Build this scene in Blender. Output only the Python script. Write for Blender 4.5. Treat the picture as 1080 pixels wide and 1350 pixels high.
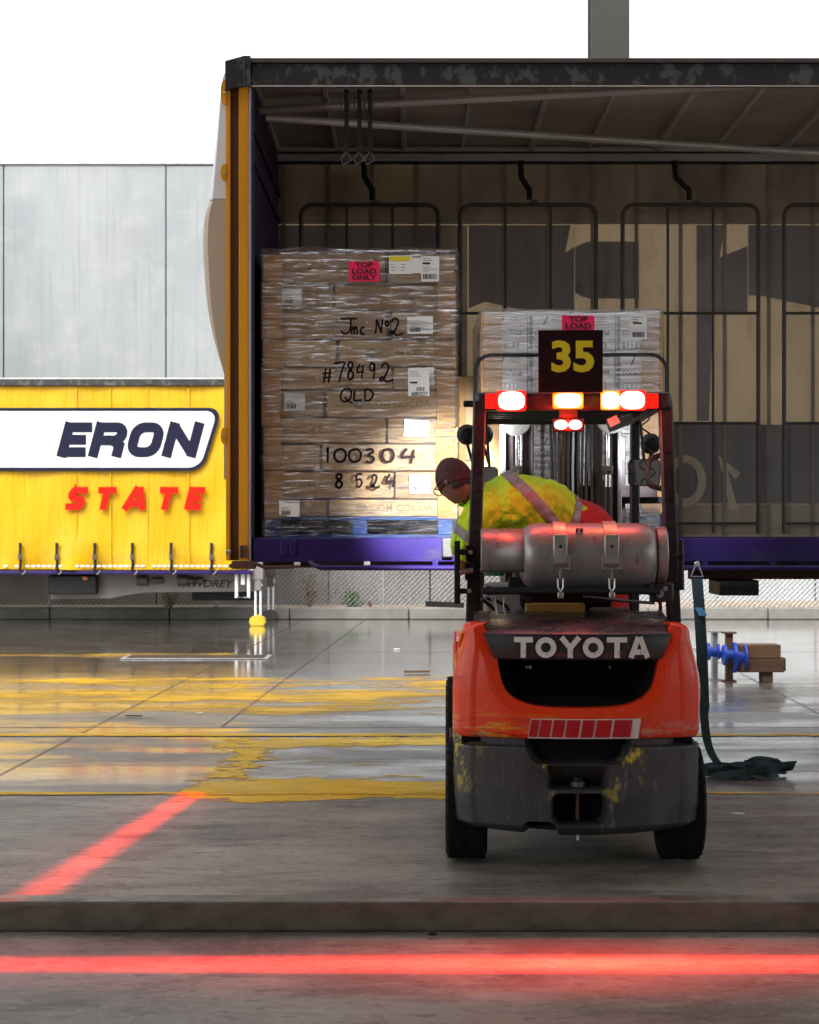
import bpy, bmesh, math, random
from mathutils import Vector, Matrix, noise
R = math.radians
PI = math.pi
random.seed(7)
for o in list(bpy.data.objects):
    bpy.data.objects.remove(o)
scene = bpy.context.scene
COL = scene.collection

# ---------------------------------------------------------------- camera, sky, sun, exposure
CAM_H, FPX = 1.48, 2210.0            # eye height, focal length in photograph pixels (1080 wide)
cam_d = bpy.data.cameras.new('camera')
cam = bpy.data.objects.new('camera', cam_d); COL.objects.link(cam)
cam.location = (0, 0, CAM_H); cam.rotation_euler = (R(90), 0, 0)
cam_d.sensor_fit = 'HORIZONTAL'; cam_d.sensor_width = 36.0
cam_d.lens = 36.0 * FPX / 1080.0
cam_d.shift_y = 25.0 / 1080.0
cam_d.clip_start = 0.1; cam_d.clip_end = 2000
cam_d.dof.use_dof = True; cam_d.dof.focus_distance = 9.2; cam_d.dof.aperture_fstop = 7.1
scene.camera = cam

SUN_EL, SUN_AZ = 50.0, 205.0         # degrees; azimuth clockwise from +Y: behind the camera, a little left
world = bpy.data.worlds.new('World'); scene.world = world; world.use_nodes = True
nt = world.node_tree; nt.nodes.clear()
sky = nt.nodes.new('ShaderNodeTexSky'); sky.sky_type = 'NISHITA'; sky.sun_disc = False
sky.sun_elevation = R(SUN_EL); sky.sun_rotation = R(SUN_AZ); sky.dust_density = 4.0; sky.air_density = 1.2
hsv = nt.nodes.new('ShaderNodeHueSaturation'); hsv.inputs['Saturation'].default_value = 0.22
bg = nt.nodes.new('ShaderNodeBackground'); bg.inputs['Strength'].default_value = 0.15
wo = nt.nodes.new('ShaderNodeOutputWorld')
nt.links.new(sky.outputs[0], hsv.inputs['Color']); nt.links.new(hsv.outputs[0], bg.inputs[0]); nt.links.new(bg.outputs[0], wo.inputs[0])

sd = bpy.data.lights.new('sun', 'SUN'); sd.energy = 0.6; sd.angle = R(14); sd.color = (1, 0.96, 0.9)
sun = bpy.data.objects.new('sun', sd); COL.objects.link(sun)
az, el = R(SUN_AZ), R(SUN_EL)
sdir = Vector((math.sin(az) * math.cos(el), math.cos(az) * math.cos(el), math.sin(el)))
sun.rotation_euler = sdir.to_track_quat('Z', 'Y').to_euler(); sun.location = (0, 0, 30)

vs = scene.view_settings
vs.view_transform = 'Standard'; vs.look = 'None'; vs.gamma = 1.0; vs.use_curve_mapping = False
vs.exposure = 1.45
scene.cycles.transparent_max_bounces = 6
scene.cycles.max_bounces = 6
scene.cycles.sample_clamp_indirect = 6.0

# ---------------------------------------------------------------- helpers
def P(px, py, Y):
    """world point seen at a photograph pixel, at distance Y"""
    return Vector(((px - 540.0) / FPX * Y, Y, CAM_H - (py - 700.0) / FPX * Y))

def node(nt, t, **kw):
    n = nt.nodes.new(t)
    for k, v in kw.items():
        setattr(n, k, v)
    return n

class Mat:
    """small wrapper that grows a procedural principled material"""
    def __init__(self, name, col=(.5, .5, .5), rough=.5, metal=0.0, spec=0.5, coat=0.0):
        m = bpy.data.materials.new(name); m.use_nodes = True
        self.m = m; self.nt = m.node_tree
        self.b = self.nt.nodes['Principled BSDF']
        self.b.inputs['Base Color'].default_value = (*col, 1)
        self.b.inputs['Roughness'].default_value = rough
        self.b.inputs['Metallic'].default_value = metal
        self.b.inputs['Specular IOR Level'].default_value = spec
        self.b.inputs['Coat Weight'].default_value = coat
        self.b.inputs['Coat Roughness'].default_value = .12
        self.col = col
        self.tc = self.nt.nodes.new('ShaderNodeTexCoord')
        self.cur = None
        self.bumpn = None
    def L(self, a, b):
        self.nt.links.new(a, b)
    def coords(self, scale=(1, 1, 1)):
        mp = self.nt.nodes.new('ShaderNodeMapping'); mp.inputs['Scale'].default_value = scale
        self.L(self.tc.outputs['Object'], mp.inputs['Vector'])
        return mp.outputs[0]
    def noise(self, scale=5, stretch=(1, 1, 1), detail=4, rough=.6, lo=.35, hi=.65):
        n = self.nt.nodes.new('ShaderNodeTexNoise'); n.inputs['Scale'].default_value = scale
        n.inputs['Detail'].default_value = detail; n.inputs['Roughness'].default_value = rough
        self.L(self.coords(stretch), n.inputs['Vector'])
        r = self.nt.nodes.new('ShaderNodeMapRange'); r.inputs['From Min'].default_value = lo; r.inputs['From Max'].default_value = hi
        self.L(n.outputs['Fac'], r.inputs['Value'])
        return r.outputs[0]
    def axis(self, which, lo, hi):
        s = self.nt.nodes.new('ShaderNodeSeparateXYZ'); self.L(self.tc.outputs['Object'], s.inputs[0])
        r = self.nt.nodes.new('ShaderNodeMapRange'); r.inputs['From Min'].default_value = lo; r.inputs['From Max'].default_value = hi
        self.L(s.outputs[which], r.inputs['Value'])
        return r.outputs[0]
    def math(self, op, a, b=None):
        n = self.nt.nodes.new('ShaderNodeMath'); n.operation = op; n.use_clamp = (op in ('MULTIPLY', 'ADD', 'SUBTRACT'))
        for i, v in enumerate((a, b)):
            if v is None: continue
            if isinstance(v, (int, float)): n.inputs[i].default_value = v
            else: self.L(v, n.inputs[i])
        return n.outputs[0]
    def tint(self, col, fac, amt=1.0):
        """blend a colour over the base by a mask"""
        mx = self.nt.nodes.new('ShaderNodeMix'); mx.data_type = 'RGBA'
        if amt != 1.0: fac = self.math('MULTIPLY', fac, amt)
        self.L(fac, mx.inputs[0])
        if self.cur is None: mx.inputs[6].default_value = (*self.col, 1)
        else: self.L(self.cur, mx.inputs[6])
        mx.inputs[7].default_value = (*col, 1)
        self.cur = mx.outputs[2]
        self.L(self.cur, self.b.inputs['Base Color'])
        return self
    def vary(self, scale=4, amt=.35, stretch=(1, 1, 1), dark=.55, detail=5):
        return self.tint(tuple(c * dark for c in self.col), self.noise(scale, stretch, detail), amt)
    def roughmap(self, lo, hi, fac):
        r = self.nt.nodes.new('ShaderNodeMapRange'); r.inputs['To Min'].default_value = lo; r.inputs['To Max'].default_value = hi
        self.L(fac, r.inputs['Value']); self.L(r.outputs[0], self.b.inputs['Roughness']); return self
    def bump(self, fac, strength=.3, dist=.01):
        b = self.nt.nodes.new('ShaderNodeBump'); b.inputs['Strength'].default_value = strength; b.inputs['Distance'].default_value = dist
        self.L(fac, b.inputs['Height'])
        if self.bumpn is not None: self.L(self.bumpn, b.inputs['Normal'])
        self.bumpn = b.outputs[0]
        self.L(self.bumpn, self.b.inputs['Normal']); return self
    def emit(self, col, s):
        self.b.inputs['Emission Color'].default_value = (*col, 1); self.b.inputs['Emission Strength'].default_value = s; return self

def simple(name, col, rough=.5, metal=0., vscale=6, vamt=.35, bump=.1, bscale=60, coat=0, stretch=(1, 1, 1), spec=.5):
    m = Mat(name, col, rough, metal, spec, coat)
    if vamt: m.vary(vscale, vamt, stretch)
    if bump: m.bump(m.noise(bscale), bump, .002)
    m.roughmap(max(.03, rough - .08), min(1, rough + .12), m.noise(vscale * 2.3))
    return m.m

class MB:
    """collects geometry; build() links it as ONE mesh object"""
    def __init__(s):
        s.v = []; s.f = []
    def add(s, vs, fs):
        n = len(s.v); s.v += [Vector(p) for p in vs]; s.f += [[i + n for i in f] for f in fs]; return s
    def box(s, c, d, rot=None):
        x, y, z = d[0] / 2, d[1] / 2, d[2] / 2
        vs = [Vector(p) for p in ((-x, -y, -z), (x, -y, -z), (x, y, -z), (-x, y, -z), (-x, -y, z), (x, -y, z), (x, y, z), (-x, y, z))]
        if rot is not None: vs = [rot @ p for p in vs]
        c = Vector(c)
        return s.add([p + c for p in vs], [(0, 3, 2, 1), (4, 5, 6, 7), (0, 1, 5, 4), (1, 2, 6, 5), (2, 3, 7, 6), (3, 0, 4, 7)])
    def bx(s, x0, x1, y0, y1, z0, z1):
        return s.box(((x0 + x1) / 2, (y0 + y1) / 2, (z0 + z1) / 2), (abs(x1 - x0), abs(y1 - y0), abs(z1 - z0)))
    def beam(s, a, b, w, h, up=(0, 0, 1)):
        a, b = Vector(a), Vector(b); d = (b - a); L = d.length; d.normalize()
        up = Vector(up); sd = d.cross(up)
        if sd.length < 1e-4: sd = d.cross(Vector((0, 1, 0)))
        sd.normalize(); u2 = sd.cross(d)
        m = Matrix((d, sd, u2)).transposed()
        return s.box((a + b) / 2, (L, w, h), m)
    def tube(s, pts, r, n=8, closed=False, caps=True):
        pts = [Vector(p) for p in pts]; N = len(pts)
        rr = r if isinstance(r, (list, tuple)) else [r] * N
        rings = []; prev = None
        for i, p in enumerate(pts):
            if closed: t = pts[(i + 1) % N] - pts[i - 1]
            else: t = pts[min(i + 1, N - 1)] - pts[max(i - 1, 0)]
            t.normalize()
            if prev is None:
                a = Vector((0, 0, 1)) if abs(t.z) < .9 else Vector((0, 1, 0))
                u = t.cross(a).normalized()
            else:
                u = (prev - t * prev.dot(t)).normalized()
            prev = u; w = t.cross(u)
            rings.append([p + (u * math.cos(2 * PI * k / n) + w * math.sin(2 * PI * k / n)) * rr[i] for k in range(n)])
        return s.loft(rings, closed_u=True, closed_v=closed, caps=caps and not closed)
    def loft(s, rings, closed_u=True, closed_v=False, caps=False):
        n = len(rings[0]); N = len(rings); vs = [p for r in rings for p in r]; fs = []
        for i in range(N if closed_v else N - 1):
            j = (i + 1) % N
            for k in range(n if closed_u else n - 1):
                l = (k + 1) % n
                fs.append((i * n + k, i * n + l, j * n + l, j * n + k))
        if caps:
            fs.append(tuple(range(n - 1, -1, -1))); fs.append(tuple((N - 1) * n + k for k in range(n)))
        return s.add(vs, fs)
    def cyl(s, a, b, r, n=16, r2=None):
        return s.tube([a, b], [r, r if r2 is None else r2], n)
    def lathe(s, prof, org, axis='X', n=24):
        """prof: list of (along, radius)"""
        rings = []
        for a, r in prof:
            ring = []
            for k in range(n):
                c, q = math.cos(2 * PI * k / n) * r, math.sin(2 * PI * k / n) * r
                ring.append(Vector(org) + Vector({'X': (a, c, q), 'Y': (q, a, c), 'Z': (c, q, a)}[axis]))
            rings.append(ring)
        return s.loft(rings, True, False, True)
    def prism(s, poly, z0, z1, f=lambda x, y, z: (x, y, z)):
        n = len(poly)
        vs = [f(x, y, z0) for x, y in poly] + [f(x, y, z1) for x, y in poly]
        fs = [tuple(range(n - 1, -1, -1)), tuple(range(n, 2 * n))] + [(i, (i + 1) % n, n + (i + 1) % n, n + i) for i in range(n)]
        return s.add(vs, fs)
    def slab(s, pts, w, z0=0., z1=.002, closed=False):
        """a stroke of width w along 2-D points, as a thin solid in the XY plane"""
        pts = [Vector((p[0], p[1])) for p in pts]; N = len(pts); Lq = []; Rq = []
        for i in range(N):
            a = pts[i - 1] if (i > 0 or closed) else None
            b = pts[(i + 1) % N] if (i < N - 1 or closed) else None
            d1 = (pts[i] - a).normalized() if a is not None else None
            d2 = (b - pts[i]).normalized() if b is not None else None
            if d1 is None: d1 = d2
            if d2 is None: d2 = d1
            n1 = Vector((-d1.y, d1.x)); n2 = Vector((-d2.y, d2.x)); m = n1 + n2
            if m.length < 1e-5: m = n1
            m.normalize(); k = min(1 / max(m.dot(n1), .35), 2.2)
            Lq.append(pts[i] + m * w / 2 * k); Rq.append(pts[i] - m * w / 2 * k)
        rings = [[Vector((l.x, l.y, z1)), Vector((l.x, l.y, z0)), Vector((r.x, r.y, z0)), Vector((r.x, r.y, z1))] for l, r in zip(Lq, Rq)]
        return s.loft(rings, True, closed, not closed)
    def build(s, name, mat, parent=None, bevel=0., seg=2, smooth=True, loc=None, rot=None, off=None, ang=35):
        me = bpy.data.meshes.new(name)
        vs = s.v
        if off is not None: vs = [p - Vector(off) for p in vs]
        me.from_pydata([tuple(p) for p in vs], [], s.f); me.update()
        bm = bmesh.new(); bm.from_mesh(me); bmesh.ops.recalc_face_normals(bm, faces=bm.faces); bm.to_mesh(me); bm.free()
        if mat is not None: me.materials.append(mat)
        if smooth:
            me.polygons.foreach_set('use_smooth', [True] * len(me.polygons)); me.set_sharp_from_angle(angle=R(ang))
        o = bpy.data.objects.new(name, me); COL.objects.link(o)
        if parent is not None: o.parent = parent
        if loc is not None: o.location = loc
        if rot is not None: o.rotation_euler = rot
        if bevel:
            b = o.modifiers.new('bevel', 'BEVEL'); b.width = bevel; b.segments = seg; b.limit_method = 'ANGLE'; b.angle_limit = R(40)
        return o

def thing(name, label, cat, loc=(0, 0, 0), rz=0., group=None):
    o = bpy.data.objects.new(name, None); COL.objects.link(o); o.location = loc; o.rotation_euler = (0, 0, rz)
    o.empty_display_size = .1
    return tag(o, label, cat, group)
def tag(o, label, cat, group=None):
    o['label'] = label; o['category'] = cat
    if group: o['group'] = group
    return o
def struct(o):
    o['kind'] = 'structure'; return o
FACE = (R(90), 0, 0)          # a flat thing drawn in XY, stood up to face the camera side (-Y)

def text(name, s, size, mat, parent, loc, rot=FACE, bold=0., shear=0., align='CENTER', depth=.0006, sx=1., mirror=False, line=1.0):
    cu = bpy.data.curves.new(name, 'FONT'); cu.body = s; cu.size = size; cu.offset = bold * size; cu.shear = shear
    cu.align_x = align; cu.align_y = 'CENTER'; cu.extrude = depth; cu.space_line = line; cu.resolution_u = 3
    to = bpy.data.objects.new('tmp', cu); COL.objects.link(to)
    dg = bpy.context.evaluated_depsgraph_get()
    me = bpy.data.meshes.new_from_object(to.evaluated_get(dg)); bpy.data.objects.remove(to)
    me.name = name; me.materials.clear(); me.materials.append(mat)
    if sx != 1. or mirror: me.transform(Matrix.Scale(-sx if mirror else sx, 4, (1, 0, 0)))
    if mirror: me.flip_normals()
    o = bpy.data.objects.new(name, me); COL.objects.link(o); o.parent = parent; o.location = loc; o.rotation_euler = rot
    return o

def arc(cx, cy, rx, ry, a0, a1, n=10):
    return [(cx + rx * math.cos(R(a0 + (a1 - a0) * i / n)), cy + ry * math.sin(R(a0 + (a1 - a0) * i / n))) for i in range(n + 1)]
def rrect(x0, x1, y0, y1, r, n=5):
    r = min(r, (x1 - x0) / 2 - 1e-4, (y1 - y0) / 2 - 1e-4)
    return arc(x1 - r, y0 + r, r, r, -90, 0, n) + arc(x1 - r, y1 - r, r, r, 0, 90, n) + arc(x0 + r, y1 - r, r, r, 90, 180, n) + arc(x0 + r, y0 + r, r, r, 180, 270, n)

def glyph(ch, w, t):
    """heavy block letters as strokes in a w x 1 cell; returns [(points, closed)]"""
    h = t / 2; x0, x1, y0, y1 = h, w - h, h, 1 - h
    m = .5
    if ch == 'E': return [([(x0, 0), (x0, 1)], 0), ([(h, y1), (w, y1)], 0), ([(h, y0), (w, y0)], 0), ([(h, m), (w * .9, m)], 0)]
    if ch == 'T': return [([(0, y1), (w, y1)], 0), ([(w / 2, 0), (w / 2, 1 - h)], 0)]
    if ch == 'O': return [(rrect(x0, x1, y0, y1, .24), 1)]
    if ch == 'o': return [(arc(w / 2, .5, w / 2 - h, .5 - h, 0, 345, 23), 1)]
    if ch == 'N': return [([(x0, 0), (x0, 1)], 0), ([(x1, 0), (x1, 1)], 0), ([(x0, 1 - .1), (x1, .1)], 0)]
    if ch == 'A': return [([(x0 * .7, 0), (w / 2 - h * .25, 1)], 0), ([(w - x0 * .7, 0), (w / 2 + h * .25, 1)], 0), ([(w * .2, .28), (w * .8, .28)], 0)]
    if ch == 'Y': return [([(h * .8, 1), (w / 2, .48), (w - h * .8, 1)], 0), ([(w / 2, 0), (w / 2, .5)], 0)]
    if ch == 'R': return [([(x0, 0), (x0, 1)], 0), ([(h, y1), (x1 - .18, y1)] + arc(x1 - .18, y1 - .18, .18, .18, 90, 0, 4)[1:] + arc(x1 - .18, m + .16, .18, .18, 0, -90, 4) + [(h, m - .02)], 0), ([(x1 - .25, m), (x1, .34), (x1, 0)], 0)]
    if ch == 'S': return [([(w, y1), (x0 + .16, y1)] + arc(x0 + .16, y1 - .16, .16, .16, 90, 180, 4) + arc(x0 + .16, m + .14, .16, .14, 180, 270, 4) + arc(x1 - .16, m - .14, .16, .14, 90, 0, 4) + arc(x1 - .16, y0 + .16, .16, .16, 0, -90, 4) + [(0, y0)], 0)]
    if ch == '3': return [(arc(w * .47, .74, w * .36, .26 - h, 165, -80, 12), 0), (arc(w * .47, .29, w * .4, .29 - h, 80, -165, 12), 0)]
    if ch == '5': return [([(w * .92, y1), (w * .22, y1), (w * .17, .5)], 0), (arc(w * .46, .33, w * .42, .33 - h, 140, -160, 14), 0)]
    return []
def block(name, s, H, wr, t, gap, mat, parent, loc, shear=0., rot=FACE, depth=.002, bold=None, sx=1.):
    """each letter is a part of its own"""
    x = 0.; out = []
    for ch in s:
        w = wr[ch] if isinstance(wr, dict) else wr
        b = MB()
        for i, (pts, cl) in enumerate(glyph(ch, w, t)):
            b.slab([((px + shear * py) * H * sx, py * H) for px, py in pts], t * H, -.001, depth + i * .0004, bool(cl))
        o = b.build('letter', mat, parent, smooth=False, rot=rot)
        mtx = Matrix.Rotation(rot[0], 4, 'X'); o.location = Vector(loc) + mtx @ Vector((x * H * sx, 0, 0))
        out.append(o); x += w + gap
    return out

def smoothpts(pts, n=6):
    """Catmull-Rom through 2-D points"""
    out = []
    for i in range(len(pts) - 1):
        p0 = pts[max(i - 1, 0)]; p1 = pts[i]; p2 = pts[i + 1]; p3 = pts[min(i + 2, len(pts) - 1)]
        for k in range(n):
            t = k / n
            out.append(tuple(.5 * ((2 * b) + (-a + c) * t + (2 * a - 5 * b + 4 * c - d) * t * t + (-a + 3 * b - 3 * c + d) * t ** 3) for a, b, c, d in zip(p0, p1, p2, p3)))
    out.append(pts[-1]); return out
# ---------------------------------------------------------------- materials
def ground_mat():
    m = Mat('yard_concrete', (.20, .165, .125), .6, 0, .7)
    m.tint((.32, .275, .225), m.noise(.9, (1, 1, 1), 7, .65, .42, .62), .75)
    m.tint((.06, .046, .034), m.noise(.7, (1, 1.6, 1), 8, .68, .48, .66), .8)
    m.tint((.045, .036, .028), m.noise(6, (.35, 1.3, 1), 7, .72, .54, .68), .7)
    m.tint((.40, .37, .33), m.noise(30, (.8, 1.4, 1), 5, .65, .55, .68), .6)
    m.tint((.035, .03, .026), m.noise(17, (.7, 1.5, 1), 5, .65, .57, .63), .7)
    m.tint((.36, .32, .27), m.noise(3.4, (.45, 1.2, 1), 8, .75, .53, .66), .6)
    m.tint((.05, .04, .03), m.noise(2.1, (.5, 1.1, 1), 9, .75, .52, .62), .65)
    m.tint((.03, .026, .022), m.noise(26, (.3, 1.6, 1), 5, .75, .59, .65), .8)
    edge = m.axis('Y', 9.0, 9.75)
    wob = m.noise(1.3, (.6, 1, 1), 5, .6, .3, .7)
    wet = m.math('MULTIPLY', edge, m.math('ADD', m.math('MULTIPLY', wob, .75), .45))
    damp = m.noise(.8, (1, 1.2, 1), 6, .6, .47, .62)          # damp patches under the canopy
    wet2 = m.math('MAXIMUM', wet, m.math('MULTIPLY', damp, .36))
    m.tint((.06, .056, .052), m.math('MULTIPLY', wet2, m.math('ADD', m.math('MULTIPLY', m.axis('Y', 13.5, 17.5), .36), .42)), 1.)
    r = m.nt.nodes.new('ShaderNodeMapRange'); r.inputs['To Min'].default_value = .5; r.inputs['To Max'].default_value = .38
    m.L(wet2, r.inputs['Value'])
    far = m.math('MULTIPLY', m.axis('Y', 14.0, 18.0), .32)
    rough0 = m.math('SUBTRACT', r.outputs[0], far)
    r2 = m.math('ADD', rough0, m.math('MULTIPLY', m.noise(2.6, (.4, 1.5, 1), 6, .7, .46, .68), .16))
    m.L(r2, m.b.inputs['Roughness'])
    pud = m.noise(1.05, (.38, 1.25, 1), 7, .66, .44, .56)            # films of standing water
    cw = m.math('MULTIPLY', m.axis('Y', 9.3, 10.2), m.math('MAXIMUM', pud, m.axis('Y', 15.5, 18.0)))
    m.L(m.math('MULTIPLY', cw, 1.0), m.b.inputs['Coat Weight']); m.b.inputs['Coat IOR'].default_value = 1.6; m.b.inputs['Coat Roughness'].default_value = .10
    dry = m.math('SUBTRACT', 1.0, wet)
    h = m.math('MULTIPLY', m.noise(45, (1, 1, 1), 5, .7, .3, .7), dry)
    m.bump(h, .35, .004); m.bump(m.noise(2.2, (1, 1, 1), 3, .5, .2, .8), .06, .02)
    return m.m
def wall_mat():
    m = Mat('tilt_panel_concrete', (.31, .325, .335), .9, 0, .15)
    m.tint((.2, .215, .225), m.noise(.35, (1, 1, .5), 7, .6, .4, .65), .8)
    m.tint((.38, .385, .38), m.noise(1.6, (1, 1, 1.2), 8, .7, .5, .7), .45)
    m.tint((.3, .25, .21), m.noise(.45, (1.3, 1, .8), 5, .6, .56, .75), .45)
    m.tint((.2, .215, .22), m.noise(3.2, (3.5, 3, .12), 6, .65, .52, .68), .5)
    m.tint((.2, .205, .21), m.noise(12, (1, 1, 1), 6, .7, .58, .72), .35)
    m.bump(m.noise(20), .1, .004); return m.m
def paint_mat(name, col, lo, hi, sc, stretch, seed, W, H, edge=.3, wear=.3):
    """worn floor paint: bare patches and ragged, worn-back edges show the concrete below"""
    m = Mat(name, col, .5, 0, .12)
    m.tint(tuple(c * .55 for c in col), m.noise(5, stretch, 6, .65, .42, .7), .6)
    m.tint((.12, .1, .08), m.noise(9, (.3, 1.4, 1), 6, .7, .55, .72), .5)
    n = m.nt.nodes.new('ShaderNodeTexNoise'); n.noise_dimensions = '4D'; n.inputs['W'].default_value = seed
    n.inputs['Scale'].default_value = sc; n.inputs['Detail'].default_value = 12; n.inputs['Roughness'].default_value = .72
    m.L(m.coords(stretch), n.inputs['Vector'])
    s = m.nt.nodes.new('ShaderNodeSeparateXYZ'); m.L(m.tc.outputs['Generated'], s.inputs[0])
    def edged(o, size):
        q = m.math('MINIMUM', o, m.math('SUBTRACT', 1.0, o))
        r = m.nt.nodes.new('ShaderNodeMapRange'); r.inputs['From Max'].default_value = min(.5, edge / size); m.L(q, r.inputs['Value']); return r.outputs[0]
    e = m.math('MINIMUM', edged(s.outputs[0], W), edged(s.outputs[1], H))
    v = m.nt.nodes.new('ShaderNodeMath'); v.operation = 'ADD'; m.L(n.outputs['Fac'], v.inputs[0]); m.L(m.math('MULTIPLY', e, wear), v.inputs[1])
    r = m.nt.nodes.new('ShaderNodeMapRange'); r.inputs['From Min'].default_value = lo + wear; r.inputs['From Max'].default_value = hi + wear
    m.L(v.outputs[0], r.inputs['Value']); m.L(r.outputs[0], m.b.inputs['Alpha'])
    m.roughmap(.4, .6, m.noise(3, stretch)); return m.m
def film_mat(strength=1.):
    m = bpy.data.materials.new('stretch_film'); m.use_nodes = True; nt = m.node_tree; nt.nodes.clear()
    W = Mat.__new__(Mat); W.nt = nt; W.tc = nt.nodes.new('ShaderNodeTexCoord'); W.bumpn = None; W.cur = None; W.b = None
    st = W.noise(6, (1.0, 1.0, 24), 7, .74, .53, .62)          # stretched horizontal creases
    st = W.math('MULTIPLY', st, W.math('ADD', W.math('MULTIPLY', W.noise(2.2, (1, 1, 1.8), 4, .6, .42, .62), .85), .15))   # bunched in places, clear in others
    st2 = W.noise(2.6, (1, 1, 1.6), 5, .6, .5, .7)
    sp = W.noise(55, (1, 1, 1.6), 3, .6, .35, .75)
    cr = W.noise(14, (1, 1, 9), 6, .7, .3, .7)
    h = W.math('ADD', W.math('MULTIPLY', cr, .65), W.math('MULTIPLY', sp, .35))
    bp = nt.nodes.new('ShaderNodeBump'); bp.inputs['Strength'].default_value = 1.0; bp.inputs['Distance'].default_value = .035
    W.L(h, bp.inputs['Height'])
    gl = nt.nodes.new('ShaderNodeBsdfGlossy'); gl.inputs['Roughness'].default_value = .07; gl.inputs['Color'].default_value = (.97, .97, 1, 1)
    W.L(bp.outputs[0], gl.inputs['Normal'])
    df = nt.nodes.new('ShaderNodeBsdfDiffuse'); df.inputs['Color'].default_value = (.8, .8, .82, 1); W.L(bp.outputs[0], df.inputs['Normal'])
    tr = nt.nodes.new('ShaderNodeBsdfTransparent'); tr.inputs['Color'].default_value = (.98, .98, .97, 1)
    m1 = nt.nodes.new('ShaderNodeMixShader'); W.L(W.math('ADD', W.math('MULTIPLY', st2, .06 * strength), W.math('MULTIPLY', st, .42 * strength)), m1.inputs[0]); W.L(tr.outputs[0], m1.inputs[1]); W.L(df.outputs[0], m1.inputs[2])
    fr = nt.nodes.new('ShaderNodeFresnel'); fr.inputs['IOR'].default_value = 1.45; W.L(bp.outputs[0], fr.inputs['Normal'])
    fac = W.math('ADD', W.math('MULTIPLY', fr.outputs[0], .7), W.math('MULTIPLY', st, .95 * strength))
    m2 = nt.nodes.new('ShaderNodeMixShader'); W.L(fac, m2.inputs[0]); W.L(m1.outputs[0], m2.inputs[1]); W.L(gl.outputs[0], m2.inputs[2])
    out = nt.nodes.new('ShaderNodeOutputMaterial'); W.L(m2.outputs[0], out.inputs[0])
    return m
def cloth_mat(name, col, trans=.45, vary=.3, rough=.55):
    """curtain fabric that lets daylight through"""
    m = Mat(name, col, rough); m.vary(2.2, vary, (1, 1, .6), .45); m.tint(tuple(c * .3 for c in col), m.noise(5, (1, 1, .35), 6, .7, .55, .75), .5)
    m.bump(m.noise(4, (2.5, 1, .3), 3), .15, .02)
    t = m.nt.nodes.new('ShaderNodeBsdfTranslucent'); m.L(m.cur, t.inputs['Color'])
    mx = m.nt.nodes.new('ShaderNodeMixShader'); mx.inputs[0].default_value = trans
    out = m.nt.nodes['Material Output']
    m.L(m.b.outputs[0], mx.inputs[1]); m.L(t.outputs[0], mx.inputs[2]); m.L(mx.outputs[0], out.inputs[0])
    return m.m

MT = {}
MT['ground'] = ground_mat(); MT['wall'] = wall_mat()
MT['darkwall'] = (lambda m: (m.tint((.07, .065, .06), m.noise(1.2, (1, 1, .6), 6, .65, .42, .66), .7), m.tint((.3, .3, .29), m.noise(5, (1, 1, .4), 6, .7, .58, .72), .5), m)[-1].m)(Mat('dark_low_wall', (.17, .165, .16), .85))
MT['joint'] = simple('joint_sealant', (.035, .033, .03), .5)
MT['kerbstone'] = simple('kerb_concrete', (.2, .19, .17), .7, 0, 3, .6, .3, 40)
MT['kerbpale'] = simple('pale_concrete', (.42, .43, .42), .7, 0, 3, .4, .3, 40)
def stop_mat():
    m = Mat('grimy_kerb_beam', (.10, .095, .07), .4)
    m.tint((.042, .04, .028), m.noise(5, (1, 1, 2), 6, .65, .42, .66), .85)
    m.tint((.2, .19, .16), m.noise(16, (.4, 1, 1), 5, .7, .6, .75), .5)
    m.bump(m.noise(40, (1, 1, 1), 5), .3, .004); m.roughmap(.28, .6, m.noise(6)); return m.m
MT['stopbeam'] = stop_mat()
MT['soil'] = simple('pale_soil', (.27, .205, .145), .95, 0, 1.5, .4, .4, 20)
MT['black'] = simple('black_paint', (.010, .0095, .010), .45, 0, 8, .3, .08, spec=.3)
MT['blackmatte'] = simple('black_plastic', (.0055, .0055, .006), .75, 0, 8, .3, .1, spec=.15)
MT['rubber'] = simple('tyre_rubber', (.0085, .008, .0078), .85, 0, 12, .4, .4, 40, spec=.2)
MT['steel'] = simple('bare_steel', (.5, .49, .47), .33, .9, 7, .4, .1)
MT['chrome'] = simple('polished_rod', (.85, .85, .85), .12, 1., 9, .1, 0)
MT['galv'] = simple('galvanised', (.42, .43, .43), .45, .7, 10, .45, .1)
MT['dirtysteel'] = simple('dirty_steel', (.1, .085, .075), .6, .4, 6, .5, .2)
MT['rust'] = simple('rusty_steel', (.1, .05, .028), .8, .1, 8, .5, .3)
def purple_mat():
    m = Mat('purple_paint', (.02, .0055, .095), .42, 0, .35)
    m.vary(3, .5, (1, 1, 1), .4); m.tint((.05, .045, .05), m.noise(2.6, (1, 1, 2.5), 7, .7, .56, .72), .6)
    m.tint((.2, .17, .2), m.noise(26, (1, 1, 1), 4, .7, .7, .78), .6); return m.m
MT['purple'] = purple_mat()
MT['purpledark'] = simple('dusty_purple_wall', (.03, .018, .055), .7, 0, 2, .6, .2)
def amber_mat():
    m = Mat('amber_post_paint', (.78, .33, .008), .42); m.vary(2.5, .3, (3, 3, .4), .5)
    m.tint((.05, .03, .015), m.noise(14, (2, 2, .25), 6, .7, .6, .75), .5); return m.m
MT['amber'] = amber_mat()
MT['amberdark'] = simple('dark_brown_groove', (.13, .05, .008), .6, 0, 5, .5, .1, stretch=(2, 2, .3))  # groove between the post flanges, a darker brown
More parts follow.
